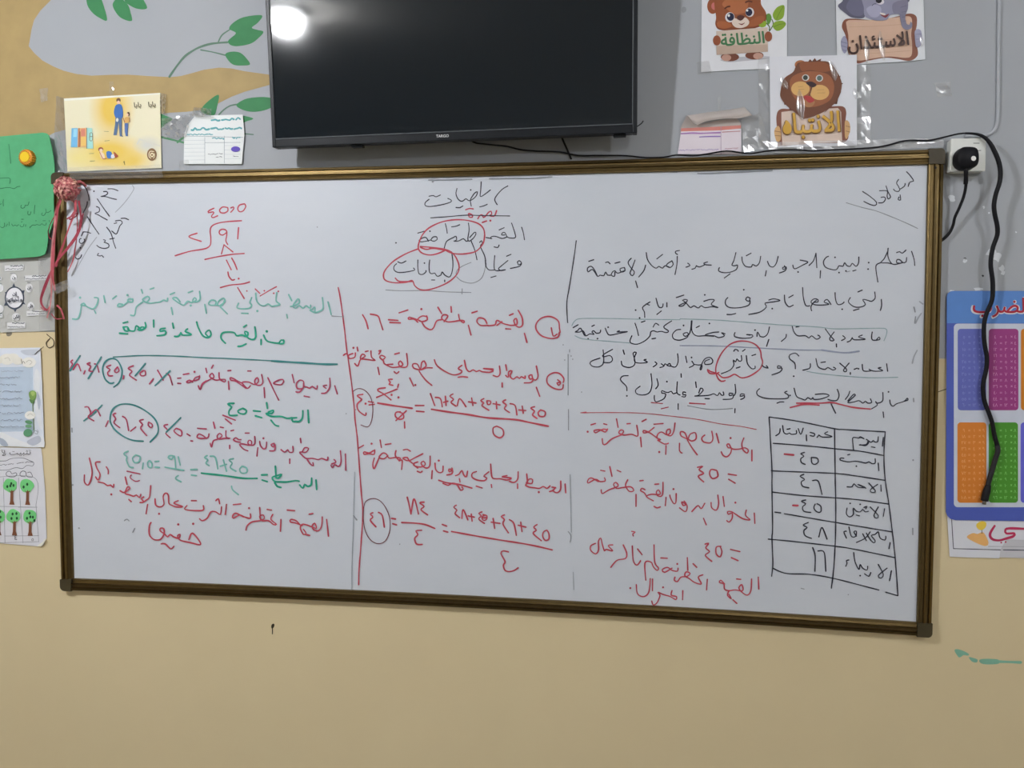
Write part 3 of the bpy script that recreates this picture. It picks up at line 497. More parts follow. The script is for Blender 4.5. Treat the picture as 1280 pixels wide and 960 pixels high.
median_line|m|2.0|250|440|6.4|205 535 255 575;185 505 285 545;1165 815 1168 945;1125 790 1130 880 1110 915 1080 900 1060 925 1050 905;1075 860 1090 880 1055 895;1025 840 1020 865 975 850 950 860 900 850 850 850 815 820 800 800 850 800 870 770 840 765 820 800;805 690 810 725;860 860 885 895 910 910 905 885;720 855 720 890;745 755 745 800 715 800 705 780 680 800 650 780;595 730 570 740 590 760 600 735 600 785 560 790;535 720 530 765 510 775 485 745 480 715;510 690;465 765 458 832;440 675 440 735 410 745 385 730 395 705 415 715 405 745 345 735 320 740 350 775 385 790;325 720 290 715 270 700 290 685 310 700 330 700;365 648 395 648;250 630 272 625;240 745 240 772;210 630 212 680 245 690 200 690 150 695 140 670 160 650 180 670 150 695 110 710 95 760 85 730;110 560 122 610;165 600 190 605
median_line|m|2.1|85|440|6.4|1130 655 1120 685 1060 690 1035 680 1050 655 1085 670 1110 690;1040 610 1110 615;955 655 980 670;985 710 1000 712;800 580 770 590 800 625 785 650 820 685;870 610 910 630 910 670 880 660 850 630 870 610;385 490 365 500 385 535 370 565 418 605;440 515 470 540 488 628;545 600 505 632;605 540 575 550 600 580 585 610 632 668;650 560 678 580 670 605 645 585 650 560;325 550 305 595;140 440 165 440 185 490 165 520 210 550;185 500 230 460 262 510
teal_strike|t|2.2|85|440|6.4|905 525 790 640;605 713 520 705 440 670 370 610 340 540 360 460 420 420 500 418 590 450 680 515 720 580 720 650 660 720;275 425 220 480 130 550
green_line|e|2.6|250|560|6.4|930 255 935 330;895 240 890 295 860 305 840 290 825 320 800 295;795 265 770 260 700 270 650 270 600 265 580 235 620 220 655 210 630 240 610 235;605 145 610 220;600 275 620 305 650 315;495 215 540 212;500 255 540 268;15 200 200 220 340 240 460 242
green_line|s|2.4|250|560|6.4|60 60 40 75 65 95 50 120 75 140;85 65 125 75 145 165;165 145 215 130;190 95 215 185;270 85 235 95 260 120 245 155 290 185;340 145 375 160 375 195 335 200 320 170 340 145;255 305 265 335 310 372
green_line|s|2.3|85|560|6.4|985 172 1035 170;990 215 1030 220;885 70 900 135;855 65 820 60 805 75 830 90 855 70 865 165;780 152 850 165 930 178;885 220 865 235 870 250 908 270;700 108 730 105;700 152 735 155;485 25 450 45 475 70 470 95 495 150 525 155;545 55 580 70 570 110 535 115 520 80 545 55;605 120 600 165;655 100 675 125 670 155 645 150 640 115 655 100
median_line|m|1.7|85|560|6.4|475 185 580 207;510 215 500 235 540 265 575 260
conclusion_line|r|2.0|250|560|6.4|1015 570 1030 705;980 550 975 620 950 660 910 650 900 620 920 600 930 640 860 615 820 610 805 640 830 690 850 680 830 650;850 690 880 698;820 620 770 600 725 590 730 570 770 580 800 610;875 528 905 522;700 495 760 500;650 570 645 665;585 530 570 570 615 610 590 610 550 580 500 580 480 545 510 535 515 565 480 580 420 590 380 620 370 655;480 475 485 560;540 490 575 495;395 480;405 525 405 560 360 550 320 535 270 560 265 540 290 520 350 550;270 452 330 446;215 450 205 530;175 470 165 530 130 510 90 510 60 560 20 580 0 565;130 420 150 405 160 445
conclusion_line|r|2.0|85|560|6.4|1085 460 1085 495 1030 500 960 495 935 485 955 460;990 420 1030 420;885 420 850 440 920 468 870 470 830 455 810 440 805 375 785 360 765 385 770 450 740 470 705 455 700 405;732 525;665 300 655 390 630 415 600 435;610 390 590 405 610 430 580 435;585 370 575 395 550 375 530 385 500 375 460 360 500 320 480 310 455 355 420 340;462 230 475 290;490 410 510 428;640 450 628 525;370 290 365 315 345 295 320 300 290 280 245 270;350 370;260 110 225 115 235 160 260 210 245 255 225 230;175 80 195 180 190 240 165 295 135 270 135 215;310 150 325 175 325 205
conclusion_line|r|2.2|85|560|6.4|970 730 1000 680 1065 768 980 755 900 735 880 700 900 690 890 720 850 710 820 690 800 710 780 690 740 660 745 640 770 645 770 690 740 730 690 730 655 690 655 620 668 595;1005 605;885 610;750 765 780 765 825 805 850 785
stray_mark|g|1.6|85|560|6.4|455 580 475 568 492 582;538 642 522 672;92 640;2286 540 2311 575
edge_smudge|g|1.8|0|0|1|536 225.2 560 224.8 590 224.2;612 223.6 640 223 668 222.8 690 221.2;838 214.8 846 215;872 217 900 216.2 930 214.8 965 213.2;1000 212 1030 210.5 1060 208.6
edge_smudge|g|1.7|0|0|1|840 214.2 845 214;541 227.5;1144 396 1143 404;1143.5 390 1142 384;1141.5 498 1141.8 502;1141 575;1140.5 660 1140.6 668;90.5 535 90.8 540;91.5 606
edge_smudge|f|2.0|0|0|1|1151 392 1147 398 1144 404;1146 438 1142 446 1140 454;1153 380 1149 377
stray_mark|g|1.1|0|0|1|704 431;712 437 712 440;706 450;714 445;716 449;727 490;1058 340 1062 339;397 284;433 517;445 512;1001 735 1005 736;1060 743;500 680;415 395 430 396
'''

# ------------------------------------------------------------------ the room
XL, XR, YB, ZC = -3.2, 3.2, -6.4, 3.05
def paint_wall():
    m = bpy.data.materials.new('two_tone_wall_paint'); m.use_nodes = True
    nt = m.node_tree; bs = nt.nodes['Principled BSDF']
    bs.inputs['Roughness'].default_value = 0.55
    bs.inputs['Specular IOR Level'].default_value = 0.25
    tc = nt.nodes.new('ShaderNodeTexCoord'); sp = nt.nodes.new('ShaderNodeSeparateXYZ')
    nt.links.new(tc.outputs['Object'], sp.inputs[0])
    def math_(op, a, b):
        n = nt.nodes.new('ShaderNodeMath'); n.operation = op
        for i, q in enumerate((a, b)):
            if isinstance(q, (int, float)): n.inputs[i].default_value = q
            else: nt.links.new(q, n.inputs[i])
        return n.outputs[0]
    def noise(scale, det=4.0):
        n = nt.nodes.new('ShaderNodeTexNoise'); n.inputs['Scale'].default_value = scale; n.inputs['Detail'].default_value = det
        nt.links.new(tc.outputs['Object'], n.inputs['Vector']); return n.outputs['Fac']
    wob = math_('MULTIPLY', math_('SUBTRACT', noise(9.0), 0.5), 0.006)
    edge = math_('ADD', math_('MULTIPLY', sp.outputs['X'], -0.0246), 1.6787)
    over = math_('GREATER_THAN', math_('ADD', sp.outputs['Z'], wob), edge)
    def tint(c1, c2, fac):
        n = nt.nodes.new('ShaderNodeMix'); n.data_type = 'RGBA'
        n.inputs[6].default_value = (*c1, 1); n.inputs[7].default_value = (*c2, 1)
        nt.links.new(fac, n.inputs[0]); return n.outputs[2]
    blot = noise(3.5, 6.0)
    cream = tint(CREAM_A, CREAM_B, blot)
    grey = tint(GREY_A, GREY_B, blot)
    mx = nt.nodes.new('ShaderNodeMix'); mx.data_type = 'RGBA'
    nt.links.new(over, mx.inputs[0]); nt.links.new(cream, mx.inputs[6]); nt.links.new(grey, mx.inputs[7])
    nt.links.new(mx.outputs[2], bs.inputs['Base Color'])
    bp = nt.nodes.new('ShaderNodeBump'); bp.inputs['Strength'].default_value = 0.05; bp.inputs['Distance'].default_value = 0.004
    nt.links.new(noise(26.0, 5.0), bp.inputs['Height']); nt.links.new(bp.outputs[0], bs.inputs['Normal'])
    return m
CREAM_A, CREAM_B = (0.745, 0.62, 0.385), (0.81, 0.685, 0.43)
GREY_A, GREY_B = (0.41, 0.435, 0.47), (0.46, 0.485, 0.52)
WALLM = paint_wall()
bm = bmesh.new(); box(bm, XL, XR, 0.0, 0.15, 0, ZC); wall_front = struct('wall_front', bm, WALLM)
bm = bmesh.new(); box(bm, XL - .15, XL, YB, 0.15, 0, ZC); struct('wall_left', bm, WALLM)
bm = bmesh.new(); box(bm, XR, XR + .15, YB, 0.15, 0, ZC); struct('wall_right', bm, WALLM)
bm = bmesh.new(); box(bm, XL, XR, YB - .15, YB, 0, ZC); struct('wall_back', bm, mat((165, 164, 160), 205))
bm = bmesh.new(); box(bm, XL - .15, XR + .15, YB - .15, 0.15, -0.12, 0); struct('floor', bm, mat((96, 92, 86), 205, 0.4, scale=6))
bm = bmesh.new(); box(bm, XL - .15, XR + .15, YB - .15, 0.15, ZC, ZC + .12); struct('ceiling', bm, mat((200, 198, 192), 205))
bm = bmesh.new(); box(bm, XL, XR, -0.012, 0.0, 0, 0.09); struct('baseboard_front', bm, mat((110, 95, 80), 205))
# raised cord that edges the grey upper wall on the right, round at its lower corner
bm = bmesh.new()
tube(bm, [P(x, y, -0.003) for x, y in catmull(pts_of('1250 -60 1249 0 1248.5 40 1248 90 1247.5 130 1246.5 152 1243 163 1235 168.5 1222 169.5 1206 170'), step=4)], 0.0042, 8)
struct('trim_1', bm, mat((160, 164, 170), 198))
for p in bpy.data.objects['trim_1'].data.polygons: p.use_smooth = True

# ------------------------------------------------------------------ ceiling lamps (above and behind the camera)
for i, (lx, ly, st) in enumerate(LAMPS):
    t = thing('ceiling_lamp', (lx, ly, ZC), ['round ceiling lamp nearest the television side, left of the camera',
              'round ceiling lamp on the right half of the ceiling', 'added round fill lamp at the back of the classroom'][i], 'lamp', None)
    bm = bmesh.new(); bmesh.ops.create_cone(bm, cap_ends=True, segments=32, radius1=0.10, radius2=0.085, depth=0.03,
                                            matrix=Matrix.Translation((lx, ly, ZC - 0.015)))
    obj('lamp_base', bm, mat((210, 210, 208), 205), t)
    bm = bmesh.new(); bmesh.ops.create_uvsphere(bm, u_segments=24, v_segments=12, radius=0.064,
                                                matrix=Matrix.Translation((lx, ly, ZC - 0.06)) @ Matrix.Diagonal((1, 1, 0.62, 1)))
    obj('bulb', bm, emission((0.955, 0.965, 1.0), st), t, True)

# ------------------------------------------------------------------ whiteboard
OUT = dict(TL=(67.5, 217), TR=(1179, 186.8), BR=(1162.8, 795), BL=(79, 736.9))
INN = dict(TL=(83, 231), TR=(1159, 206), BR=(1145, 777), BL=(93, 722.5))
board = thing('whiteboard', Q(640, 766, 0), 'large whiteboard with bronze metal frame covered in red, black and green handwriting', 'whiteboard')
BRONZE = mat((104, 88, 58), 205, 0.36, 1.0, noise=0.10, scale=60)
CAPM = mat((60, 53, 36), 205, 0.45, 0.0, noise=0.06)
def lerp2(a, b, t): return (a[0] + (b[0] - a[0]) * t, a[1] + (b[1] - a[1]) * t)
BOW_O = dict(top=(0, 2.3), bottom=(0, -5.0), left=(-1.2, 0), right=(0.9, 0))
BOW_I = dict(top=(0, 1.6), bottom=(0, -3.9), left=(-1.2, 0), right=(0.6, 0))
PROFILE = [(0, 0.0), (0, .015), (.05, .019), (.24, .021), (.30, .0165), (.40, .0165), (.46, .0215), (.60, .0225), (.66, .018), (.84, .0165), (.88, .0185), (.97, .018), (1.0, .0150), (1.0, .0095)]
def rail(side, a, b):
    oa, ob, ia, ib = OUT[a], OUT[b], INN[a], INN[b]
    L = math.hypot(ob[0] - oa[0], ob[1] - oa[1])
    def foot(p):
        return ((p[0] - oa[0]) * (ob[0] - oa[0]) + (p[1] - oa[1]) * (ob[1] - oa[1])) / L / L
    t0, t1 = foot(ia), foot(ib)
    bm = bmesh.new(); rows = []
    N = 40
    for i in range(N + 1):
        t = i / N
        to = t0 + (t1 - t0) * t
        bo = 4 * to * (1 - to); bi = 4 * t * (1 - t)
        po = lerp2(oa, ob, to); po = (po[0] + BOW_O[side][0] * bo, po[1] + BOW_O[side][1] * bo)
        pi = lerp2(ia, ib, t); pi = (pi[0] + BOW_I[side][0] * bi, pi[1] + BOW_I[side][1] * bi)
        rows.append([bm.verts.new(Q(*lerp2(po, pi, s), -d)) for s, d in PROFILE])
    for i in range(N):
        for j in range(len(PROFILE) - 1):
            bm.faces.new((rows[i][j], rows[i + 1][j], rows[i + 1][j + 1], rows[i][j + 1]))
    bmesh.ops.recalc_face_normals(bm, faces=bm.faces)
    obj('frame_rail', bm, BRONZE, board)
    return [lerp2(lerp2(ia, ib, i / N), (0, 0), 0) for i in range(N + 1)]
for side, a, b in (('top', 'TL', 'TR'), ('right', 'TR', 'BR'), ('bottom', 'BR', 'BL'), ('left', 'BL', 'TL')):
    rail(side, a, b)
for c, nx, ny in (('TL', 'TR', 'BL'), ('TR', 'BR', 'TL'), ('BR', 'BL', 'TR'), ('BL', 'TL', 'BR')):
    o, i_ = OUT[c], INN[c]
    # square corner piece with a rounded outer corner
    ux = (OUT[nx][0] - o[0], OUT[nx][1] - o[1]); l = math.hypot(*ux); ux = (ux[0] / l, ux[1] / l)
    vx = (OUT[ny][0] - o[0], OUT[ny][1] - o[1]); l = math.hypot(*vx); vx = (vx[0] / l, vx[1] / l)
    r = 5.5
    arc = []
    for k in range(7):
        a = math.pi / 2 * k / 6
        u, v = r - r * math.sin(a), r - r * math.cos(a)
        arc.append((o[0] + ux[0] * u + vx[0] * v, o[1] + ux[1] * u + vx[1] * v))
    def foot(d): 
        return (i_[0] - o[0]) * d[0] + (i_[1] - o[1]) * d[1]
    fu, fv = foot(ux), foot(vx)
    poly = arc + [(o[0] + vx[0] * fv, o[1] + vx[1] * fv), i_, (o[0] + ux[0] * fu, o[1] + ux[1] * fu)]
    bm = bmesh.new()
    a = sum(p[0] * q[1] - q[0] * p[1] for p, q in zip(poly, poly[1:] + poly[:1]))
    if a > 0: poly = poly[::-1]
    fr = [bm.verts.new(Q(x, y, -0.0235)) for x, y in poly]; bk = [bm.verts.new(Q(x, y, 0)) for x, y in poly]
    bm.faces.new(fr); bm.faces.new(bk[::-1])
    for k in range(len(fr)): bm.faces.new((fr[k], bk[k], bk[(k + 1) % len(fr)], fr[(k + 1) % len(fr)]))
    bmesh.ops.recalc_face_normals(bm, faces=bm.faces)
    cap = obj('corner_cap', bm, CAPM, board)
    if c == 'TR':
        bm = bmesh.new(); disc_px(bm, 1166.8, 211, 1.7, lambda x, y: Q(x, y, -0.0226)); obj('screw_hole', bm, mat((25, 22, 18)), board)
# writing surface
bm = bmesh.new()
edge = []
N = 24
for side, a, b in (('top', 'TL', 'TR'), ('right', 'TR', 'BR'), ('bottom', 'BR', 'BL'), ('left', 'BL', 'TL')):
    for i in range(N):
        t = i / N; bo = 4 * t * (1 - t)
        p = lerp2(lerp2(OUT[a], OUT[b], t), lerp2(INN[a], INN[b], t), 0.8)
        edge.append((p[0] + BOW_I[side][0] * bo, p[1] + BOW_I[side][1] * bo))
if sum(p[0] * q[1] - q[0] * p[1] for p, q in zip(edge, edge[1:] + edge[:1])) > 0: edge = edge[::-1]
fr = [bm.verts.new(Q(x, y, BOARD_Y)) for x, y in edge]; bk = [bm.verts.new(Q(x, y, -0.001)) for x, y in edge]
bm.faces.new(fr); bm.faces.new(bk[::-1])
for k in range(len(fr)): bm.faces.new((fr[k], bk[k], bk[(k + 1) % len(fr)], fr[(k + 1) % len(fr)]))
def board_mat():
    m = bpy.data.materials.new('whiteboard_enamel'); m.use_nodes = True
    nt = m.node_tree; bs = nt.nodes['Principled BSDF']
    bs.inputs['Roughness'].default_value = 0.38; bs.inputs['Specular IOR Level'].default_value = 0.35
    tc = nt.nodes.new('ShaderNodeTexCoord')
    mp = nt.nodes.new('ShaderNodeMapping'); mp.inputs['Scale'].default_value = (1.0, 1.0, 2.2)
    nt.links.new(tc.outputs['Object'], mp.inputs[0])
    nz = nt.nodes.new('ShaderNodeTexNoise'); nz.inputs['Scale'].default_value = 4.0; nz.inputs['Detail'].default_value = 8.0; nz.inputs['Roughness'].default_value = 0.65
    nt.links.new(mp.outputs[0], nz.inputs['Vector'])
    mx = nt.nodes.new('ShaderNodeMix'); mx.data_type = 'RGBA'
    mx.inputs[6].default_value = (0.635, 0.685, 0.76, 1); mx.inputs[7].default_value = (0.72, 0.755, 0.825, 1)
    nt.links.new(nz.outputs['Fac'], mx.inputs[0]); nt.links.new(mx.outputs[2], bs.inputs['Base Color'])
    return m
obj('writing_surface', bm, board_mat(), board)
# handwriting: marker strokes, one mesh for each written line
INK = dict(k=(46, 48, 62), r=(180, 72, 88), m=(166, 66, 94), d=(110, 55, 68), e=(44, 152, 126), s=(118, 178, 170), t=(58, 128, 130),
           c=(140, 166, 172), u=(146, 154, 176), g=(136, 141, 149), f=(155, 161, 170))
INKNAME = dict(k='black', r='red', m='dark pink', d='thin brown', e='green', s='faded green', t='teal', c='faint teal', u='faint blue', g='thin grey', f='faint grey')
def local_white(px): return 203 - (px - 85) / 1075 * 33
yy = BOARD_Y - 0.0003
for n, row in enumerate(WRITING.strip().split('\n')):
    if row.startswith('#'): continue
    name, col, w, x0, y0, k, data = row.split('|')
    w, x0, y0, k = float(w) * 0.86, float(x0), float(y0), float(k)
    yk = yy - n * 0.00002
    bm = bmesh.new()
    for st in data.split(';'):
        ribbon_px(bm, pts_of(st, x0, y0, k), w, lambda px, py: Q(px, py, yk))
    obj(name, bm, mat(INK[col], 212, 0.45, noise=0.12, scale=90), board, label=INKNAME[col] + ' ' + name.replace('_', ' '))

# ------------------------------------------------------------------ television
TV_Y, TV_TILT = -0.095, math.radians(4.3)
bl, br = P(341, 184.5, TV_Y), P(796.5, 166, TV_Y)
tx = (br - bl); TVW = tx.length; tx.normalize()
tn0 = Vector((0, -1, 0)); tu0 = tx.cross(tn0); tu0 = tu0 if tu0.z > 0 else -tu0
tu = (tu0 * math.cos(TV_TILT) + tn0 * math.sin(TV_TILT)).normalized()
tn = tx.cross(tu); tn = tn if tn.y < 0 else -tn
TVH = TVW * 0.592
def T(u, v, d=0.0):
    """u across, v up from the lower left corner in metres, d out of the screen"""
    return bl + tx * u + tu * v + tn * d
def tvbox(bm, u0, u1, v0, v1, d0, d1):
    vs = [bm.verts.new(T(u, v, d)) for u in (u0, u1) for v in (v0, v1) for d in (d0, d1)]
    for f in ((0, 1, 3, 2), (4, 6, 7, 5), (0, 4, 5, 1), (2, 3, 7, 6), (0, 2, 6, 4), (1, 5, 7, 3)):
        bm.faces.new([vs[i] for i in f])
    bmesh.ops.recalc_face_normals(bm, faces=bm.faces)
tv = thing('television', T(TVW / 2, 0, -0.03), 'wall mounted flat black television above the whiteboard', 'television')
BLACK = mat((24, 27, 31), 205, 0.36, noise=0.05, spec=0.2)
bz, bb = 0.011, 0.0205
bm = bmesh.new(); tvbox(bm, 0, bz, 0, TVH, -0.03, 0.003); bevel(bm, 0.0015, 2); obj('bezel_side', bm, BLACK, tv)
bm = bmesh.new(); tvbox(bm, TVW - bz, TVW, 0, TVH, -0.03, 0.003); bevel(bm, 0.0015, 2); obj('bezel_side', bm, BLACK, tv)
bm = bmesh.new(); tvbox(bm, bz, TVW - bz, TVH - bz, TVH, -0.03, 0.003); bevel(bm, 0.0015, 2); obj('bezel_top', bm, BLACK, tv)
bm = bmesh.new(); tvbox(bm, bz, TVW - bz, 0, bb, -0.03, 0.004); bevel(bm, 0.0015, 2); obj('bezel_bottom', bm, BLACK, tv)
EDGE_GLINT = mat((88, 92, 96), 205, 0.35)  # grey strips paint in the highlight along the screen border
bm = bmesh.new(); tvbox(bm, bz, TVW - bz, bb, bb + 0.0016, -0.004, 0.0048); tvbox(bm, TVW - bz - 0.0016, TVW - bz, bb, TVH - bz, -0.004, 0.0036)
obj('screen_edge_glint', bm, EDGE_GLINT, tv)
bm = bmesh.new(); tvbox(bm, bz, TVW - bz, bb, TVH - bz, -0.03, 0.0)
obj('screen', bm, SCREENM if 'SCREENM' in globals() else mat((20, 26, 31), 205, 0.058, noise=0.0, spec=0.5), tv)
bm = bmesh.new(); tvbox(bm, 0.004, TVW - 0.004, 0.004, TVH - 0.004, -0.036, -0.0301); bevel(bm, 0.004, 2); obj('back_cover', bm, BLACK, tv)
bm = bmesh.new(); tvbox(bm, 0.10, TVW - 0.10, 0.05, TVH - 0.12, -0.066, -0.0362); bevel(bm, 0.012, 3); obj('back_housing', bm, BLACK, tv)
bm = bmesh.new(); box(bm, T(.28, 0, 0).x, T(.68, 0, 0).x, -0.035, -0.002, T(0, .2, 0).z, T(0, .4, 0).z); bevel(bm, 0.004, 2); obj('wall_bracket', bm, mat((60, 60, 62), 205, 0.4, 0.6), tv)
for px in (450, 776):
    u = (px - 341) / (796.5 - 341) * TVW
    bm = bmesh.new(); tvbox(bm, u - 0.016, u + 0.016, -0.006, 0.001, -0.028, -0.006); bevel(bm, 0.0025, 2); obj('stand_socket', bm, BLACK, tv)
bm = bmesh.new(); u = (562 - 341) / 455.5 * TVW
me_fn = lambda x, y: T((x - 341) / 455.5 * TVW, (y) / 455.5 * TVW, 0.0043)
text_px(bm, 'TARGO', (553.3, 3.6), (569, 3.6), me_fn, bold=0.25, flip=-1.0)
obj('maker_name', bm, mat((205, 206, 208), 205), tv, label='small white maker lettering')
bm = bmesh.new()
tube(bm, [P(x, y, -0.075) for x, y in catmull(pts_of('793 160 798 157 802 154 804 151'), step=2)], 0.0013, 6)
obj('loose_wire', bm, BLACK, tv)

# ------------------------------------------------------------------ tree mural painted on the grey wall
mural = thing('tree_mural', P(60, 170, -0.0005), 'tree mural with tan trunk and green leaves painted on the grey wall', 'mural')
MK = 3.7647
def mural_part(name, rgb, polys, y, strokes=None, w=2.0, noise=0.05, scale=30):
    bm = bmesh.new(); fn = lambda px, py: P(px, py, y)
    for s, closed in polys: poly_px(bm, catmull(pts_of(s, 0, 0, MK), True, 2.0) if closed else pts_of(s, 0, 0, MK), fn)
    for s in strokes or []: ribbon_px(bm, pts_of(s, 0, 0, MK), w, fn)
    return obj(name, bm, mat(rgb, 212, 0.6, noise=noise, scale=scale), mural)
mural_part('trunk_and_branch', (168, 146, 100), [('-340,-120 330,-120 285,-50 240,0 190,50 160,95 148,140 140,190 135,217 160,248 200,285 250,312 300,333 360,348 430,356 520,352 600,351 700,358 800,363 850,358 900,345 960,328 1030,318 1090,322 1150,335 1260,350 1340,370 1300,388 1260,402 1150,432 1090,455 1040,480 990,505 940,518 880,526 800,530 700,545 620,560 500,580 400,600 300,612 252,626 228,640 208,700 196,900 200,1100 192,1300 196,1500 -300,1500 -262,1200 -250,800 -280,400 -300,150 -340,-120', False)], -0.0004, noise=0.09, scale=14)
LEAF = (60, 128, 82)
y = -0.0007
for s in ('408,-40 440,-60 470,-20 492,40 503,96 470,85 435,60 410,20', '530,20 560,-10 600,20 615,60 620,98 580,90 550,65', '580,-60 640,-60 670,-10 692,38 650,42 610,25 585,0',
          '1078,135 1100,105 1150,80 1232,72 1215,105 1185,130 1210,140 1240,150 1215,180 1180,205 1120,217 1085,212 1072,195 1085,180 1110,155',
          '1060,255 1090,243 1130,248 1160,275 1176,303 1140,308 1100,305 1075,285', '945,520 975,480 1028,446 1022,500 1008,542 975,540',
          '1112,495 1150,468 1200,458 1260,458 1320,475 1290,500 1240,520 1190,526 1145,518', '740,535 780,545 812,560 785,580 745,605'):
    mural_part('leaf', LEAF, [(s, True)], y, noise=0.07)
mural_part('leaf', LEAF, [('1140,545 1188,555 1186,563 1150,575 1120,600 1110,560', True)], y)
TW = (92, 122, 104)
mural_part('twig', TW, [], y + 0.0001, ['797,362 815,335 840,300 870,265 905,240 945,220 1000,205 1070,199'], 2.6)
mural_part('twig', TW, [], y + 0.0001, ['1028,196 1045,165 1080,140', '945,235 1000,245 1060,260'], 1.6)
mural_part('twig', TW, [], y + 0.0001, ['1030,540 1055,515 1085,497 1125,490'], 1.8)
mural_part('twig', (84, 140, 100), [], y + 0.0001, ['740,640 800,655 880,675', '835,670 865,645'], 2.4)
mural_part('twig', TW, [], y + 0.0001, ['1120,628 1155,630 1192,633'], 1.4)
# marks on the wall itself belong to the wall
def wallmark(name, rgb, polys=(), strokes=(), w=2.0, y=-0.0003, label=None, white=190):
    bm = bmesh.new(); fn = lambda px, py: P(px, py, y)
    for s in polys: poly_px(bm, catmull(pts_of(s), True, 2.0), fn)
    for s in strokes: ribbon_px(bm, pts_of(s), w, fn)
    o = obj(name, bm, mat(rgb, white, 0.6, noise=0.08), wall_front, label=label)
    return o
wallmark('scuff_mark', (38, 32, 18), ['339.5 781 341.5 779.5 343 780.5 342.8 783 341 785.5 340 786 339 784'], ['340.5 785 340.6 789 340.4 792.5'], 1.1, label='small black scuff')
wallmark('paint_smear', (98, 140, 122), ['1193 813 1197 811.5 1205 814 1211 817.5 1210 819.5 1204 819 1199 822', '1211 821.5 1217 822.5 1222 824.5 1221 828 1215 827', '1224 825 1232 823.5 1248 824.5 1248.5 829.5 1234 830.5 1226 829'], ['1249 827 1262 827.5 1276 828'], 3.2, label='teal paint smear', white=168)
random.seed(21)
for cx, cy, rx, ry in ((1190, 248, 6, 5), (1230, 259, 2.2, 3), (1236, 266, 1.5, 1.5), (1240, 316, 8, 7), (1247, 322, 7, 6), (1252, 336, 4, 5), (1254, 341, 3, 4), (1206, 326, 3, 3.5), (1224, 361, 9, 2.5), (1190, 364, 3, 1.6), (1270, 290, 1.4, 1.4)):
    pl = []
    for k in range(9):
        a = k * math.tau / 9; q = random.uniform(0.45, 1.1)
        pl.append(f'{cx + rx * q * math.cos(a):.1f} {cy + ry * q * math.sin(a):.1f}')
    wallmark('peeled_patch', (186, 190, 194), [' '.join(pl)], white=192)
wallmark('drill_hole', (40, 40, 42), ['1227 344 1229 343.5 1230 345 1228.5 346.3'])
wallmark('drill_hole', (52, 52, 54), ['1204.5 322.5 1207 322 1208 324 1206 326'])
wallmark('scuff_mark', (128, 130, 134), ['853 9 857 9 858 13 855 16 852 15'])
wallmark('scuff_mark', (110, 104, 92), ['8 416 14 415 15 418 11 420.5 8 419'])
wallmark('crack', (96, 84, 58), [], ['1172 490 1178 488 1184 486'], 1.2)

# ------------------------------------------------------------------ things taped and pinned to the wall
def sheet(name, pts, y, thick, rgb, label, cat, white=190, rough=0.5, coat=0.0, bump=0.0, lift=None, group=None, noise=0.025, scale=20, smooth_edge=False, part='paper'):
    pl = pts_of(pts) if isinstance(pts, str) else pts
    t = thing(name, center(pl, y), label, cat, group)
    bm = bmesh.new(); slab_px(bm, pl, y, thick, 0, lift)
    obj(part, bm, mat(rgb, white, rough, coat=coat, bump=bump, bscale=5.0, bdist=0.02, noise=noise, scale=scale), t)
    return t
def lettering(parent, name, rgb, words, y, white=190, coat=0.0, label=None, bump=0.0):
    """words: (text, (x,y) left, (x,y) right, weight, height scale)"""
    bm = bmesh.new()
    for w_, a, b, wt, hs in words:
        text_px(bm, w_, a, b, lambda px, py: P(px, py, y), 0, wt, hs)
    return obj(name, bm, mat(rgb, white, 0.5, coat=coat, bump=bump, bscale=5.0, bdist=0.02), parent, label=label)

# bear poster
WB = (870, 0, 9.792); CO, BU = 0.6, 0.55
bear = sheet('bear_poster', '877.3 -14 984 -14 983.6 84 962 85.5 930 87.2 876.3 90.2', -0.003, 0.0006, (198, 200, 210), 'laminated poster of a brown bear cub holding a cleanliness sign', 'poster', coat=0.3, bump=0.3, part='laminated_paper')
art(bear, 'printed_bear', -0.003, WB, [
    ('e', (150, 84, 54), '205 75 68 95'), ('e', (196, 112, 106), '225 75 38 46'),
    ('p', (146, 82, 50), '238,150 228,100 250,-60 500,-125 760,-60 800,60 850,140 862,220 830,290 720,340 500,368 330,370 262,350 236,290 246,220'),
    ('p', (128, 68, 42), '246,250 300,300 420,330 520,345 700,325 800,290 845,240 850,290 720,345 500,370 330,372 262,350 240,300'),
    ('p', (172, 104, 66), '320,50 420,-40 560,-60 640,20 610,140 540,170 480,175 400,130'),
    ('p', (164, 94, 56), '260,270 330,260 420,290 430,330 340,350 270,330'), ('p', (160, 92, 56), '660,260 760,200 830,200 820,270 730,320 650,320'),
    ('s', (92, 50, 34), '355,103 382,84 412,78', 20), ('s', (92, 50, 34), '608,28 645,14 682,22', 20),
    ('e', (214, 210, 212), '415 212 58 62'), ('e', (34, 36, 64), '422 206 44 49'), ('e', (225, 228, 236), '402 190 15 17'),
    ('e', (214, 210, 212), '658 150 53 57'), ('e', (34, 36, 64), '648 150 41 46'), ('e', (225, 228, 236), '626 128 14 14'),
    ('p', (222, 206, 194), '438,275 478,222 540,252 600,212 652,262 632,312 560,342 480,332'),
    ('p', (84, 46, 42), '498,212 540,184 592,200 580,232 540,254'), ('p', (128, 52, 50), '518,284 560,292 602,274 562,308')], 212, coat=CO, bump=BU)
art(bear, 'printed_feet', -0.003, WB, [('p', (184, 184, 192), '300,730 500,700 700,690 900,690 860,720 600,745 400,760'),
    ('e', (112, 64, 48), '415 698 112 52'), ('e', (188, 146, 130), '372 706 58 42'), ('e', (112, 64, 48), '715 678 112 50'), ('e', (188, 146, 130), '760 686 60 40')], 212, coat=CO, bump=BU)
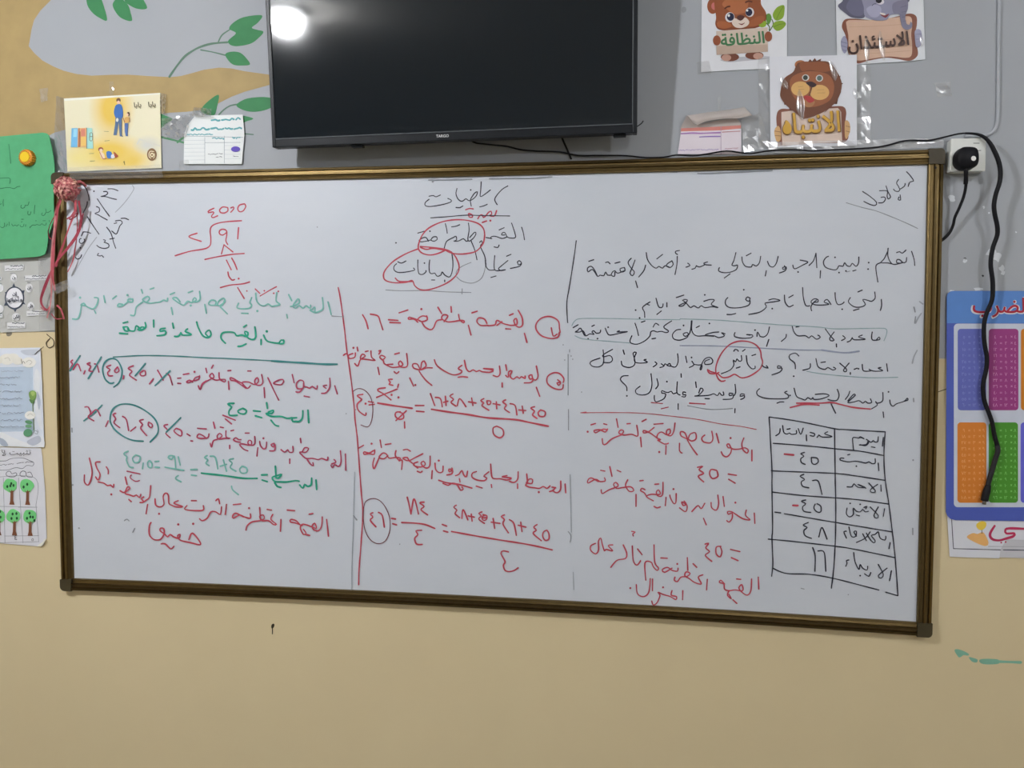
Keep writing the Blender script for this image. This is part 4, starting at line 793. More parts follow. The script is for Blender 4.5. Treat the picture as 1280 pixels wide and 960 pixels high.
art(bear, 'printed_leaves', -0.003, WB, [('s', (76, 104, 52), '930,240 945,300 900,380', 12), ('s', (76, 104, 52), '860,280 900,330 895,370', 12),
    ('p', (96, 142, 62), '858,182 900,165 926,222 890,302 862,252'), ('p', (134, 166, 52), '938,182 990,92 1076,64 1082,150 1060,222 980,252'),
    ('p', (134, 166, 52), '938,322 970,266 1060,254 1102,292 1060,352 990,378'), ('p', (142, 172, 54), '758,280 800,254 862,266 850,322 790,332'),
    ('s', (92, 128, 44), '985,235 1020,160 1068,80', 5), ('s', (92, 128, 44), '950,330 1020,300 1090,290', 5)], 212, coat=CO, bump=BU)
art(bear, 'printed_sign', -0.0045, WB, [('P', (206, 190, 176), '248,380 876,334 880,632 252,672'), ('P', (188, 166, 150), '250,562 878,542 880,632 252,672'),
    ('e', (146, 80, 52), '255 495 48 62'), ('e', (146, 80, 52), '886 446 46 62')], 212, coat=CO, bump=BU)
def wpt(win, x, y): return (win[0] + x / win[2], win[1] + y / win[2])
lettering(bear, 'sign_lettering', (70, 122, 82), [(shape('النظافة'), wpt(WB, 310, 565), wpt(WB, 838, 525), 0.9, 1.0)], -0.0052, 212, CO, 'green sign lettering', BU)

# elephant poster
WE = (1035, 0, 9.792)
ele = sheet('elephant_poster', '1044.4 -14 1154 -14 1156.6 74.3 1130 77 1100 78.5 1071 80.6 1046.5 82.5', -0.003, 0.0006, (192, 195, 200), 'laminated poster of a grey elephant above a wooden asking-permission sign', 'poster', coat=0.3, bump=0.3, part='laminated_paper')
art(ele, 'printed_sign', -0.003, WE, [('p', (128, 76, 58), '200,245 300,228 600,245 850,200 1000,166 1080,200 1088,300 1070,420 1090,560 1096,680 1000,745 850,722 700,708 500,742 360,775 265,690 230,560 212,430 170,330'),
    ('p', (206, 172, 150), '246,250 500,246 800,216 1000,202 1030,300 1018,420 1030,560 1020,680 950,708 750,692 550,716 380,742 275,700 252,560 248,430 228,320'),
    ('s', (190, 152, 128), '260,330 600,320 1010,290;262,500 640,490 1010,470;280,660 600,650 1010,620', 5)], 212, coat=CO, bump=BU)
art(ele, 'printed_elephant', -0.0042, WE, [('p', (92, 92, 112), '122,75 180,10 200,-80 420,-110 452,100 440,215 300,216 222,170'), ('p', (104, 104, 128), '222,90 300,-40 420,-60 440,160 320,190'),
    ('p', (98, 98, 120), '930,-20 1002,-5 960,42'), ('p', (142, 142, 166), '440,100 450,-70 900,-110 962,0 962,100 880,160 760,185 720,240 600,252 520,232 450,195'),
    ('p', (164, 164, 188), '470,110 560,60 640,80 650,150 600,210 520,200'),
    ('p', (122, 120, 142), '800,40 960,0 978,100 945,200 962,290 1000,302 1010,264 1032,290 1022,342 960,366 908,330 888,250 868,172 800,158'),
    ('s', (104, 102, 124), '890,90 960,70;900,150 955,140;905,210 948,205;915,265 955,255', 7),
    ('e', (212, 210, 216), '642 22 46 34'), ('e', (26, 26, 40), '622 4 38 36'), ('s', (70, 70, 90), '540,70 560,50 585,45', 7),
    ('p', (122, 52, 58), '640,178 700,186 750,166 705,218'), ('p', (222, 216, 210), '636,154 702,168 694,188 650,176')], 212, coat=CO, bump=BU)
art(ele, 'printed_hands', -0.0042, WE, [('p', (152, 152, 178), '158,500 200,438 236,500 236,600 205,655 168,600'), ('p', (152, 152, 178), '1064,380 1132,368 1152,480 1132,562 1078,572'),
    ('s', (112, 112, 138), '160,510 230,530;165,560 232,580;175,610 228,625;1070,420 1140,415;1075,480 1150,480', 6)], 212, coat=CO, bump=BU)
lettering(ele, 'sign_lettering', (66, 42, 38), [(shape('الاستئذان'), wpt(WE, 258, 668), wpt(WE, 996, 600), 1.0, 1.15)], -0.0064, 212, CO, 'dark brown sign lettering', BU)

# lion poster, over the corners of the other two
WL = (950, 65, 8.0)
lion = sheet('lion_poster', '962 70.8 1071 68.4 1071.2 182 963 184.6', -0.0075, 0.0006, (196, 198, 206), 'laminated poster of a lion face above an attention sign, overlapping the bear poster', 'poster', coat=0.3, bump=0.3, part='laminated_paper')
art(lion, 'printed_sign', -0.0075, WL, [('p', (126, 76, 60), '165,640 205,572 330,572 500,570 700,545 830,545 862,600 856,690 862,890 520,915 212,940 178,930 172,800'),
    ('P', (214, 194, 182), '214,600 330,585 780,560 812,600 822,898 225,934 214,800'), ('p', (206, 166, 116), '143,790 178,738 206,780 206,880 165,892'), ('p', (206, 166, 116), '850,690 890,700 902,780 872,862 850,850'),
    ('s', (150, 104, 70), '150,790 205,800;150,835 205,840;860,740 900,750;860,790 898,800', 6)], 212, coat=CO, bump=BU)
art(lion, 'printed_lion', -0.0086, WL, [('P', (96, 54, 40), '470,110 500,72 522,92 548,60 566,88 612,66 604,96 640,110'), ('P', (88, 50, 38), '780,250 806,235 800,262 798,300 832,316 806,330 810,400 780,470 770,520 740,520'),
    ('P', (96, 54, 40), '230,470 245,530 270,520 300,580 345,590 420,640 435,672 530,630 530,648 580,620 665,575 640,610 720,540'),
    ('e', (168, 106, 64), '405 128 58 46'), ('e', (118, 62, 42), '398 132 32 28'),
    ('p', (112, 68, 48), '204,400 238,270 330,200 365,130 420,98 520,96 600,90 690,102 760,180 802,260 818,330 800,420 750,510 650,590 560,632 440,664 340,596 260,530 210,460'),
    ('p', (140, 82, 52), '400,110 520,100 650,105 720,170 640,200 500,180 420,190'),
    ('p', (154, 94, 62), '320,250 450,196 600,200 700,240 742,350 700,480 560,545 440,535 340,450 298,340'),
    ('p', (172, 122, 84), '420,480 545,490 520,545 455,545'), ('e', (216, 172, 108), '404 368 92 74'), ('e', (216, 172, 108), '596 404 96 76'),
    ('s', (180, 134, 84), '380,350 430,345;385,375 440,372;570,380 640,376;575,410 650,408', 4),
    ('p', (58, 40, 46), '458,306 520,296 566,330 520,354'), ('s', (70, 44, 46), '520,345 505,400 490,440', 8), ('p', (178, 62, 64), '438,448 490,438 544,482 492,508'),
    ('e', (206, 204, 200), '456 256 36 32'), ('e', (52, 60, 52), '454 256 24 24'), ('e', (206, 204, 200), '594 262 36 34'), ('e', (92, 112, 106), '594 262 25 25')], 212, coat=CO, bump=BU)
lettering(lion, 'sign_lettering', (122, 84, 40), [(shape('الانتباه'), wpt(WL, 234, 880), wpt(WL, 808, 850), 2.0, 1.2)], -0.0112, 212, CO, 'brown lettering outline', BU)
lettering(lion, 'sign_lettering', (206, 162, 66), [(shape('الانتباه'), wpt(WL, 238, 872), wpt(WL, 802, 842), 0.9, 1.2)], -0.0120, 212, CO, 'gold sign lettering', BU)
crease(lion, '999 112 1000 126 1001 140 1003 150', 11, 0.0042, -0.0125)
crease(lion, '1037 76 1041 84 1043 92 1044 101', 9, 0.0034, -0.0125)
crease(lion, '976 96 980 104 984 112', 8, 0.003, -0.0125)
crease(lion, '1068 110 1069 116 1070 124', 6, 0.0022, -0.0085)
crease(ele, '1082.5 45 1083.5 58 1084 79', 7, 0.0028, -0.0075)
crease(ele, '1100 38 1102 55 1105 76', 8, 0.003, -0.0075)
crease(ele, '1150 44 1152 50 1153 58', 5, 0.002, -0.0062)
tape(lion, ((948, 72), (962, 72), (962, 182), (948, 184)), -0.006, 3, 14)
tape(lion, ((1071, 80), (1088, 82), (1088, 178), (1071, 180)), -0.006, 3, 12)
tape(lion, ((960, 178), (1180, 172), (1180, 184), (960, 192)), -0.0085, 20, 2, haze=0.25)
tape(bear, ((871, 78), (886, 76), (890, 92), (872, 93)), -0.0065, 3, 3)
# torn slip with curled top
WT = (830, 120, 8.533)
slip = sheet('paper_slip', '847 192.5 848.5 183 851.7 161.5 926.5 159.5 926.8 193', -0.004, 0.0005, (200, 192, 200), 'small torn pink striped slip with its top curling forward', 'paper')
art(slip, 'stripes_and_curl_shade', -0.004, WT, [('P', (160, 152, 148), '172,350 200,290 240,215 292,205 335,308 440,290 600,255 780,240 825,300 825,350'),  # grey patch under the stripes: shaded inside of the curl, painted on
    ('P', (186, 118, 110), '182,345 610,325 820,312 820,345 610,366 180,378'), ('s', (150, 112, 162), '185,402 300,395 400,398 600,390', 16), ('s', (128, 98, 168), '380,437 480,432 600,431', 11),
    ('s', (164, 108, 112), '620,385 810,375', 8), ('s', (150, 130, 150), '607,325 607,625', 5), ('w', (158, 144, 178), '160 578 580 570 8', 7), ('w', (170, 140, 150), '650 562 790 555 6', 6)], 190)
bm = bmesh.new(); rowa, rowb = [], []
top = catmull(pts_of('240 205 292 200 450 175 650 150 860 118', *WT), step=3); low = catmull(pts_of('262 215 338 308 445 272 610 245 790 238 942 207', *WT), step=3)
M = 16; gr = []
for i in range(M + 1):
    a = top[round(i / M * (len(top) - 1))]; b = low[round(i / M * (len(low) - 1))]
    gr.append([bm.verts.new(P(a[0] + (b[0] - a[0]) * j / 6, a[1] + (b[1] - a[1]) * j / 6, -0.010 - 0.016 * math.sin(j / 6 * math.pi * 0.75))) for j in range(7)])
for i in range(M):
    for j in range(6): bm.faces.new((gr[i][j], gr[i + 1][j], gr[i + 1][j + 1], gr[i][j + 1]))
r = bmesh.ops.solidify(bm, geom=list(bm.faces), thickness=0.0005)
obj('curled_flap', bm, mat((206, 198, 194), 190, 0.6), slip, True)
tape(slip, ((926, 150), (950, 140), (962, 185), (930, 190)), -0.0055, 5, 5, haze=0.12)
tape(slip, ((897, 122), (901, 120), (901, 138), (897, 137)), -0.004, 2, 4)

# ------------------------------------------------------------------ left side of the wall
WY = (70, 110, 9.1429)
yel = sheet('picture_sheet', '79.8 123.2 200.1 116 201.8 210 84.2 214.6', -0.005, 0.0006, (226, 220, 188), 'yellow picture sheet with a father and son, taped above the whiteboard', 'picture', white=214, coat=0.25, bump=0.25)
def wash(name, base, blobs, white):
    """printed watercolour wash: soft elliptical patches of yellow on cream paper (centre, radii in metres)"""
    m = bpy.data.materials.new(name); m.use_nodes = True
    nt = m.node_tree; bs = nt.nodes['Principled BSDF']; bs.inputs['Roughness'].default_value = 0.45
    k = 0.80 / lin(white)
    tc = nt.nodes.new('ShaderNodeTexCoord'); prev = None
    for c, r, rgb, w in blobs:
        mp_ = nt.nodes.new('ShaderNodeMapping'); mp_.vector_type = 'POINT'
        mp_.inputs['Scale'].default_value = (1 / r[0], 0.0, 1 / r[1]); mp_.inputs['Location'].default_value = (-c.x / r[0], 0, -c.z / r[1])
        nt.links.new(tc.outputs['Object'], mp_.inputs[0])
        g = nt.nodes.new('ShaderNodeTexGradient'); g.gradient_type = 'SPHERICAL'; nt.links.new(mp_.outputs[0], g.inputs[0])
        f = nt.nodes.new('ShaderNodeMath'); f.operation = 'MULTIPLY'; f.use_clamp = True; f.inputs[1].default_value = w; nt.links.new(g.outputs['Fac'], f.inputs[0])
        mx = nt.nodes.new('ShaderNodeMix'); mx.data_type = 'RGBA'; nt.links.new(f.outputs[0], mx.inputs[0])
        if prev is None: mx.inputs[6].default_value = (*[lin(q) * k for q in base], 1)
        else: nt.links.new(prev, mx.inputs[6])
        mx.inputs[7].default_value = (*[lin(q) * k for q in rgb], 1); prev = mx.outputs[2]
    nt.links.new(prev, bs.inputs['Base Color'])
    return m
bm = bmesh.new(); poly_px(bm, pts_of('80.6 124 199.4 117 201 209.2 85 213.8'), lambda x, y: P(x, y, -0.0051))
wo = yel.location
def wc(u, v): return P(*wpt(WY, u, v), -0.0051) - wo
obj('printed_background', bm, wash('watercolour_wash', (226, 220, 190), [(wc(640, 240), (.075, .10), (224, 190, 84), 1.5), (wc(600, 740), (.13, .06), (226, 194, 88), 1.5), (wc(860, 830), (.08, .04), (226, 196, 96), 1.2), (wc(250, 800), (.09, .05), (228, 214, 140), 1.0), (wc(1050, 650), (.05, .03), (206, 206, 196), 1.2)], 214), yel)
art(yel, 'paper_border', -0.0052, WY, [('P', (236, 232, 216), '92,120 1188,58 1190,72 94,148'), ('P', (210, 208, 194), '920,640 952,575 1190,655 1190,672 965,600 930,650')], 214)
art(yel, 'printed_father_and_son', -0.0062, WY, [
    ('e', (112, 82, 60), '714 140 25 26'), ('e', (226, 190, 162), '714 166 18 22'), ('p', (62, 108, 176), '688,192 745,190 765,260 758,342 690,345 662,290 668,235'),
    ('P', (84, 108, 140), '680,336 752,342 752,540 772,556 728,552 716,390 692,540 656,540 674,420'), ('e', (232, 226, 214), '700 365 14 22'),
    ('e', (94, 66, 48), '826 298 17 24'), ('e', (228, 192, 160), '816 306 13 17'), ('p', (206, 164, 96), '785,340 830,334 842,386 790,396'), ('P', (84, 112, 168), '784,402 824,402 818,535 822,550 796,548 786,500'),
    ('s', (150, 90, 70), '770,345 785,395;838,340 842,385', 7)], 212)
art(yel, 'printed_bookcase', -0.0062, WY, [('P', (112, 176, 216), '178,460 250,458 245,676 170,676'), ('P', (150, 204, 226), '200,470 240,470 236,560 196,560'), ('P', (214, 168, 118), '250,460 350,455 350,672 245,672'),
    ('P', (206, 130, 110), '285,470 335,465 335,550 285,552'), ('P', (226, 190, 110), '285,560 340,556 340,660 285,664'), ('s', (166, 100, 66), '265,462 262,672;275,500 274,670', 10),
    ('P', (162, 212, 206), '352,455 412,460 425,692 352,692'), ('s', (92, 120, 120), '352,458 352,690', 8), ('s', (120, 104, 74), '388,515 415,515 415,597 386,597 388,515;386,555 415,555', 6)], 212)
art(yel, 'printed_child', -0.0062, WY, [('e', (150, 82, 62), '512 702 29 26'), ('e', (240, 206, 180), '515 712 20 18'), ('p', (238, 206, 180), '500,735 540,740 560,790 540,815 510,790'), ('s', (184, 96, 76), '500,735 525,790 545,812 580,802', 7),
    ('p', (64, 112, 180), '578,726 632,730 638,795 588,802'), ('p', (224, 224, 232), '632,762 682,760 662,802 632,802'), ('P', (168, 88, 62), '655,725 680,740 716,780 680,802 665,770')], 212)
art(yel, 'printed_badge', -0.0062, WY, [('e', (128, 98, 68), '1095 760 55 72'), ('s', (226, 214, 180), '1118,728 1082,722 1064,745 1064,785 1085,802;1125,750 1128,785 1112,802', 8), ('e', (226, 214, 180), '1097 765 22 25'), ('e', (128, 98, 68), '1097 765 11 13'),
    ('s', (110, 112, 84), '550,495 602,498;556,606 612,600;380,750 432,748;388,836 442,833', 4), ('s', (80, 76, 56), '780,838 786,878;770,850 780,838', 5)], 212)
lettering(yel, 'lettering', (110, 102, 76), [(shape('بابا'), wpt(WY, 896, 238), wpt(WY, 976, 232), 0.3, 1.0), (shape('بابا'), wpt(WY, 1060, 232), wpt(WY, 1140, 226), 0.3, 1.0)], -0.0064, 212, label='small grey lettering')
tape(yel, ((70, 120), (80, 122), (84, 214), (66, 216)), -0.004, 4, 14, amp=0.006, gloss=0.25)
tape(yel, ((200, 116), (208, 118), (206, 142), (200, 142)), -0.0065, 4, 8, amp=0.008, gloss=0.4)
tape(yel, ((137, 102), (142, 102), (142, 118), (137, 119)), -0.0055, 2, 4)
tape(yel, ((85, 209), (200, 206), (204, 222), (88, 225)), -0.0255, 14, 3)

WC = (200, 100, 9.1429)
card = sheet('note_card', '230 170 233 158 244 144.5 303.3 143.2 304.5 157 305.5 168 302.2 205 229.5 205 230.2 171', -0.006, 0.0006, (222, 226, 226), 'white ruled note card with teal writing and a purple blot', 'card', white=212)
art(card, 'card_print', -0.006, WC, [('s', (190, 198, 202), '280,690 510,688;280,735 510,733;280,780 510,778;280,825 510,823;280,870 510,868;280,915 510,913;740,750 920,748;740,800 920,798;740,850 920,848;740,900 920,898', 4),
    ('s', (128, 140, 150), '512,655 512,950;735,640 735,950;515,716 920,714;290,640 950,655', 4), ('w', (92, 164, 170), '590 465 915 440 20', 20), ('w', (92, 164, 170), '360 562 930 552 18', 20), ('w', (110, 172, 178), '310 622 600 622 9', 12),
    ('w', (116, 174, 180), '600 668 725 672 14', 14), ('w', (116, 174, 180), '830 662 915 664 14', 14), ('e', (88, 68, 172), '864 790 52 32'), ('w', (70, 76, 90), '550 848 715 842 9', 5), ('w', (70, 76, 90), '640 880 705 878 8', 5), ('w', (90, 96, 110), '836 870 895 876 5', 5)], 212)
tape(card, ((202, 148), (240, 142), (232, 172), (204, 172)), -0.004, 10, 8, amp=0.011, gloss=0.3, haze=0.12)
tape(card, ((242, 134), (264, 136), (264, 146), (240, 146)), -0.0085, 8, 4, amp=0.010, gloss=0.4)
tape(card, ((224, 201), (236, 200), (236, 212), (224, 212)), -0.024, 3, 3)

# green foam sheet with a yellow cap
green = sheet('foam_sheet', '-30 174 0 170.6 30 167.8 53 165.8 58 166.6 61 169.5 64 182 66.6 195 67.8 208 68.2 218 67.2 235 67 250 67.6 268 66.8 276 63.5 286 60 296 59.5 304 58 312 56 317.8 51 320.2 40 321.5 26 322.4 0 324 -30 325', -0.014, 0.0025,
              (86, 166, 118), 'green foam sheet with pencil writing pinned at the left edge', 'sheet', white=214, rough=0.75, noise=0.06, scale=40, part='foam', lift=lambda x, y: 8e-5 * (x + 30))
def green_fn(px, py): return P(px, py, -0.0145 - 8e-5 * (px + 30))
bm = bmesh.new()
for s in ('70 150 62 200 68 280', '0 250 30 235', '580 195 565 255 530 270 505 262;430 265 415 300 440 325 490 310 500 270', '700 265 690 340 685 435;560 385 560 450 600 455 620 395', '1020 370 980 400 930 410 915 340;915 410 890 460 850 470 830 440 850 420',
          '985 565 990 600;925 620 915 660 860 655 840 630 800 665 740 650 700 665 650 660 610 700 600 690', '515 650 510 690;480 640 465 690 420 695 400 665', '370 650 340 680 300 660 260 680 235 640;180 600 185 670;150 640 120 690;90 620 90 690 40 715 10 690', '430 545 470 545;425 600 445 595;720 575;860 575 910 575;600 715'):
    for st in s.split(';'): ribbon_px(bm, pts_of(st, 0, 240, 16), 0.8, green_fn)
for st in ('40 240 95 240 98 300', '80 230 75 300'): pass
for st in ('0 355 68 355 68 392', '62 115 70 180 76 250', '0 428 60 420 100 428 120 415 142 412'): ribbon_px(bm, pts_of(st, 0, 160, 5.647), 0.8, green_fn)
obj('pencil_writing', bm, mat((44, 104, 74), 214), green, label='dark green pencil writing')
c0 = P(35.2, 197.5, -0.0235)
cap = thing('yellow_cap', c0, 'round yellow bottle cap stuck on the green foam sheet', 'cap')
bm = bmesh.new(); n = 160; ra, rb, rc = [], [], []
for i in range(n):
    a = i * math.tau / n; sc_ = 1 + 0.075 * math.sin(a * 20)
    ra.append(bm.verts.new(c0 + Vector((0.0215 * sc_ * math.cos(a), 0.004, 0.0215 * sc_ * math.sin(a)))))
    rb.append(bm.verts.new(c0 + Vector((0.0215 * sc_ * math.cos(a), -0.010, 0.0215 * sc_ * math.sin(a)))))
    rc.append(bm.verts.new(c0 + Vector((0.0175 * math.cos(a), -0.0125, 0.0180 * math.sin(a)))))
for i in range(n):
    j = (i + 1) % n
    bm.faces.new((ra[i], ra[j], rb[j], rb[i])); bm.faces.new((rb[i], rb[j], rc[j], rc[i]))
bm.faces.new(rc); bm.faces.new(ra[::-1]); bmesh.ops.recalc_face_normals(bm, faces=bm.faces)
obj('scalloped_rim', bm, mat((212, 140, 48), 214, 0.4), cap, label='orange scalloped rim')
bm = bmesh.new(); bmesh.ops.create_cone(bm, cap_ends=True, segments=40, radius1=0.0150, radius2=0.0142, depth=0.002, matrix=Matrix.Translation(c0 + Vector((0, -0.0133, 0))) @ Matrix.Rotation(math.radians(90), 4, 'X'))
obj('cap_face', bm, mat((242, 196, 46), 214, 0.4), cap, label='bright yellow face')

bm = bmesh.new()
for i in range(20):
    a = (i + 0.75) * math.tau / 20
    q0, q1 = (c0 + Vector((r_ * math.cos(a), -0.0127, r_ * math.sin(a))) for r_ in (0.0158, 0.0174))
    sd = Vector((-math.sin(a), 0, math.cos(a))) * 0.0009
    bm.faces.new([bm.verts.new(q) for q in (q0 - sd, q0 + sd, q1 + sd, q1 - sd)])
obj('rim_notches', bm, mat((120, 70, 30), 214), cap, label='dark notches round the rim')
# grammar worksheet
WG = (0, 320, 8.727)
ws = sheet('grammar_worksheet', '-30 317 66 317 67.5 350 69.2 413 40 414.6 0 415.8 -30 416.5', -0.003, 0.0005, (180, 181, 178), 'grey grammar worksheet with a dark ring diagram below the green sheet', 'worksheet', white=212)
L = []
for s in ('150,296 128,345 175,345', '270,374 236,378 256,415', '280,530 236,522 258,500', '165,615 144,572 186,572', '42,542 62,498 84,540', '52,392 76,398 66,430'): L.append(('P', (62, 70, 86), s))
L += [('e', (62, 70, 86), '158 458 107 126'), ('e', (222, 222, 232), '158 456 92 110')]
for q in ('150 240 36 46', '318 348 38 50', '335 545 36 44', '175 665 44 42', '2 350 38 42', '2 575 38 42'): L.append(('e', (218, 219, 222), q))
for q in ('50 95 260 165', '270 205 515 270', '290 590 500 655', '75 720 275 795', '-60 620 30 680', '-60 230 15 270'): 
    a = [float(v) for v in q.split()]
    L += [('P', (212, 213, 215), f'{a[0]},{a[1]+8} {a[2]},{a[1]} {a[2]},{a[3]-8} {a[0]},{a[3]}'), ('w', (84, 90, 98), f'{(a[0]+a[2])/2 - 40} {a[1]+14} {a[2]-10} {a[1]+10} 8', 9), ('w', (104, 108, 116), f'{a[0]+12} {a[3]-22} {a[2]-14} {a[3]-26} 9', 6)]
L.append(('s', (110, 114, 120), '115,186 165,186;265,240 270,225;300,292 330,292;-10,300 20,300', 5))
art(ws, 'printed_diagram', -0.003, WG, L, 212)
lettering(ws, 'lettering', (56, 62, 78), [(shape('إن'), wpt(WG, 138, 440), wpt(WG, 182, 440), 0.4, 1.0), ('\u0648 ' [::-1].strip() and shape('أخواتها') + ' \u0648', wpt(WG, 78, 512), wpt(WG, 242, 502), 0.4, 1.1),
    (shape('ن'), wpt(WG, 135, 258), wpt(WG, 165, 256), 0.3, 1.0), (shape('ان'), wpt(WG, 300, 370), wpt(WG, 336, 368), 0.3, 1.0), (shape('كأن'), wpt(WG, 308, 570), wpt(WG, 362, 568), 0.3, 1.0), (shape('لكن'), wpt(WG, 142, 688), wpt(WG, 208, 684), 0.3, 1.0)], -0.0085, 212, label='dark worksheet lettering')
tape(ws, ((48, 322), (68, 322), (69, 412), (50, 414)), -0.0095, 4, 8, haze=0.1)

# flower framed poem
WP = (0, 425, 6.857)
poem = sheet('poem_poster', '-30 435.6 0 435.2 50.3 434.4 52.5 480 55.4 559 30 558.2 0 557.6 -30 557', -0.006, 0.0006, (206, 212, 222), 'pale blue poem poster with a white rose border at the left edge', 'poster', white=206)
art(poem, 'printed_panel', -0.006, WP, [('P', (186, 202, 220), '-186,235 282,228 288,782 -186,790'), ('p', (226, 229, 236), '-186,800 0,790 120,840 250,880 350,820 365,915 100,912 -186,905'), ('p', (170, 180, 196), '-60,830 30,850 70,905 20,905'),
    ('p', (184, 190, 204), '230,870 330,820 350,870 280,905'), ('p', (224, 228, 235), '300,260 345,300 340,500 365,760 320,700 296,500'), ('p', (180, 188, 202), '320,440 345,520 335,600 318,520'),
    ('p', (196, 203, 214), '180,90 330,80 330,110 230,130')], 218)
art(poem, 'printed_roses', -0.0075, WP, [('e', (232, 230, 222), '60 165 62 48'), ('e', (228, 226, 218), '152 178 46 34'), ('e', (236, 234, 228), '248 192 60 44'), ('e', (226, 224, 216), '-30 172 52 40'), ('e', (230, 228, 220), '110 142 50 26'),
    ('s', (200, 198, 190), '225,190 250,172 275,190 255,210;40,160 70,150 85,175', 6), ('s', (96, 90, 80), '182,165 190,205 198,180 214,200', 4),
    ('s', (96, 124, 84), '278,500 285,640 290,770', 7), ('p', (126, 160, 88), '248,450 280,432 310,450 305,500 280,520 255,500'), ('p', (162, 186, 110), '262,450 285,440 298,460 280,482'), ('p', (96, 136, 84), '250,505 280,515 300,500 285,545 262,535'),
    ('e', (234, 233, 228), '258 645 46 36'), ('s', (206, 206, 200), '235,650 260,630 285,650', 5), ('e', (98, 150, 112), '246 704 32 15 10'), ('e', (108, 158, 120), '244 738 28 14'), ('e', (92, 150, 114), '238 795 38 33 -20'),
    ('s', (120, 130, 140), '285,800 300,775 318,785 322,805 300,800;320,770 330,790', 4)], 218)
L = []
for yv, xr in ((270, 200), (325, 165), (385, 140), (445, 188), (505, 190), (565, 170), (628, 205), (690, 190), (745, 205)):
    L.append(('w', (104, 112, 130), f'-180 {yv} {xr} {yv - 4} 10', 3.6 if yv > 280 else 2))
art(poem, 'poem_lines', -0.0095, WP, L, 206)

# apple tree worksheet
WA = (0, 555, 7.11)
tw = sheet('tree_worksheet', '-30 558.6 0 559 51.3 560.4 53 573 56 611 58.3 672 54 681 51.3 683.2 30 681.5 0 679 -30 677', -0.003, 0.0005, (206, 207, 214), 'counting worksheet with green apple trees below the poem poster', 'worksheet', white=206)
art(tw, 'printed_boxes', -0.003, WA, [('s', (128, 130, 140), '30,300 45,880;165,300 205,880;320,545 345,870;-100,300 305,300 320,552;-100,552 320,562;165,562 330,562;40,818 345,815;-80,880 345,868', 3.5),
    ('s', (110, 112, 122), '-60,230 60,232 120,215 150,210 200,218 240,190 290,195 300,165 270,150 200,125 100,130 50,150 -40,150', 5), ('s', (96, 96, 108), '150,270 130,290 80,290 55,275 60,250 90,242 105,265 140,255 150,270;225,290 185,285 178,262 200,240 230,250 235,285 270,295 290,290 270,250 245,255', 6),
    ('w', (120, 120, 130), '0 186 60 184 6', 5), ('w', (120, 120, 130), '70 180 120 176 6', 5), ('w', (120, 120, 130), '150 172 210 166 6', 5), ('w', (120, 120, 130), '225 162 295 160 6', 5)], 206)
for cx, cy, tx0, fr_, seed in ((90, 368, 105, ((65, 378), (92, 372), (120, 368), (100, 352)), 1), (238, 370, 245, ((210, 382), (242, 358)), 2), (120, 642, 128, ((112, 622), (146, 618), (102, 662), (150, 660)), 3), (264, 645, 268, ((262, 615), (240, 660), (270, 648), (292, 650), (305, 680)), 4), (-18, 640, -10, ((0, 600), (5, 650), (-6, 690)), 5)):
    random.seed(seed)
    blob = ' '.join(f'{cx + 62 * random.uniform(.88, 1.08) * math.cos(k * math.tau / 12):.0f},{cy + 64 * random.uniform(.88, 1.06) * math.sin(k * math.tau / 12):.0f}' for k in range(12))
    L = [('p', (112, 196, 124), blob), ('P', (118, 76, 56), f'{tx0-28},{cy+40} {tx0-12},{cy+62} {tx0-14},{cy+135} {tx0-22},{cy+170} {tx0+24},{cy+172} {tx0+12},{cy+135} {tx0+12},{cy+62} {tx0+26},{cy+38} {tx0+8},{cy+52} {tx0},{cy+36} {tx0-8},{cy+54}')]
    L += [('e', (28, 74, 44), f'{a} {b} 9 13') for a, b in fr_]
    art(tw, 'printed_tree', -0.0045, WA, L, 206)
lettering(tw, 'lettering', (74, 74, 84), [(shape('تثبيت'), wpt(WA, 84, 108), wpt(WA, 276, 104), 0.0, 0.8), (shape('لآ'), wpt(WA, 8, 106), wpt(WA, 48, 105), 0.0, 1.0), ('\u0664', wpt(WA, 128, 852), wpt(WA, 152, 852), 0.0, 1.0), ('\u0665', wpt(WA, 280, 862), wpt(WA, 298, 862), 0.0, 1.0)], -0.0075, 206, label='grey worksheet lettering')
bm = bmesh.new(); poly_px(bm, pts_of('330 905 365 912 418 838 396 846 378 872', *WA), lambda x, y: P(x, y, -0.0065 - 0.004 * max(0, (x - 50) / 9)))
obj('folded_corner', bm, mat((224, 220, 210), 206), tw, label='dog-eared corner')

# thread loop on the wall
bm = bmesh.new()
tube(bm, [P(x, y, -0.0022) for x, y in catmull(pts_of('280 565 300 582 320 600 322 630 300 646 284 640 278 615 300 590', 0, 300, 4.8), step=1.5)], 0.0011, 6)
tube(bm, [P(x, y, -0.0082) for x, y in catmull(pts_of('262 640 235 662 208 686', 0, 300, 4.8), step=1.5)], 0.0008, 6)
tag(obj('thread', bm, mat((70, 58, 46), 206)), 'thin dark thread loop hanging beside the whiteboard frame', 'thread')

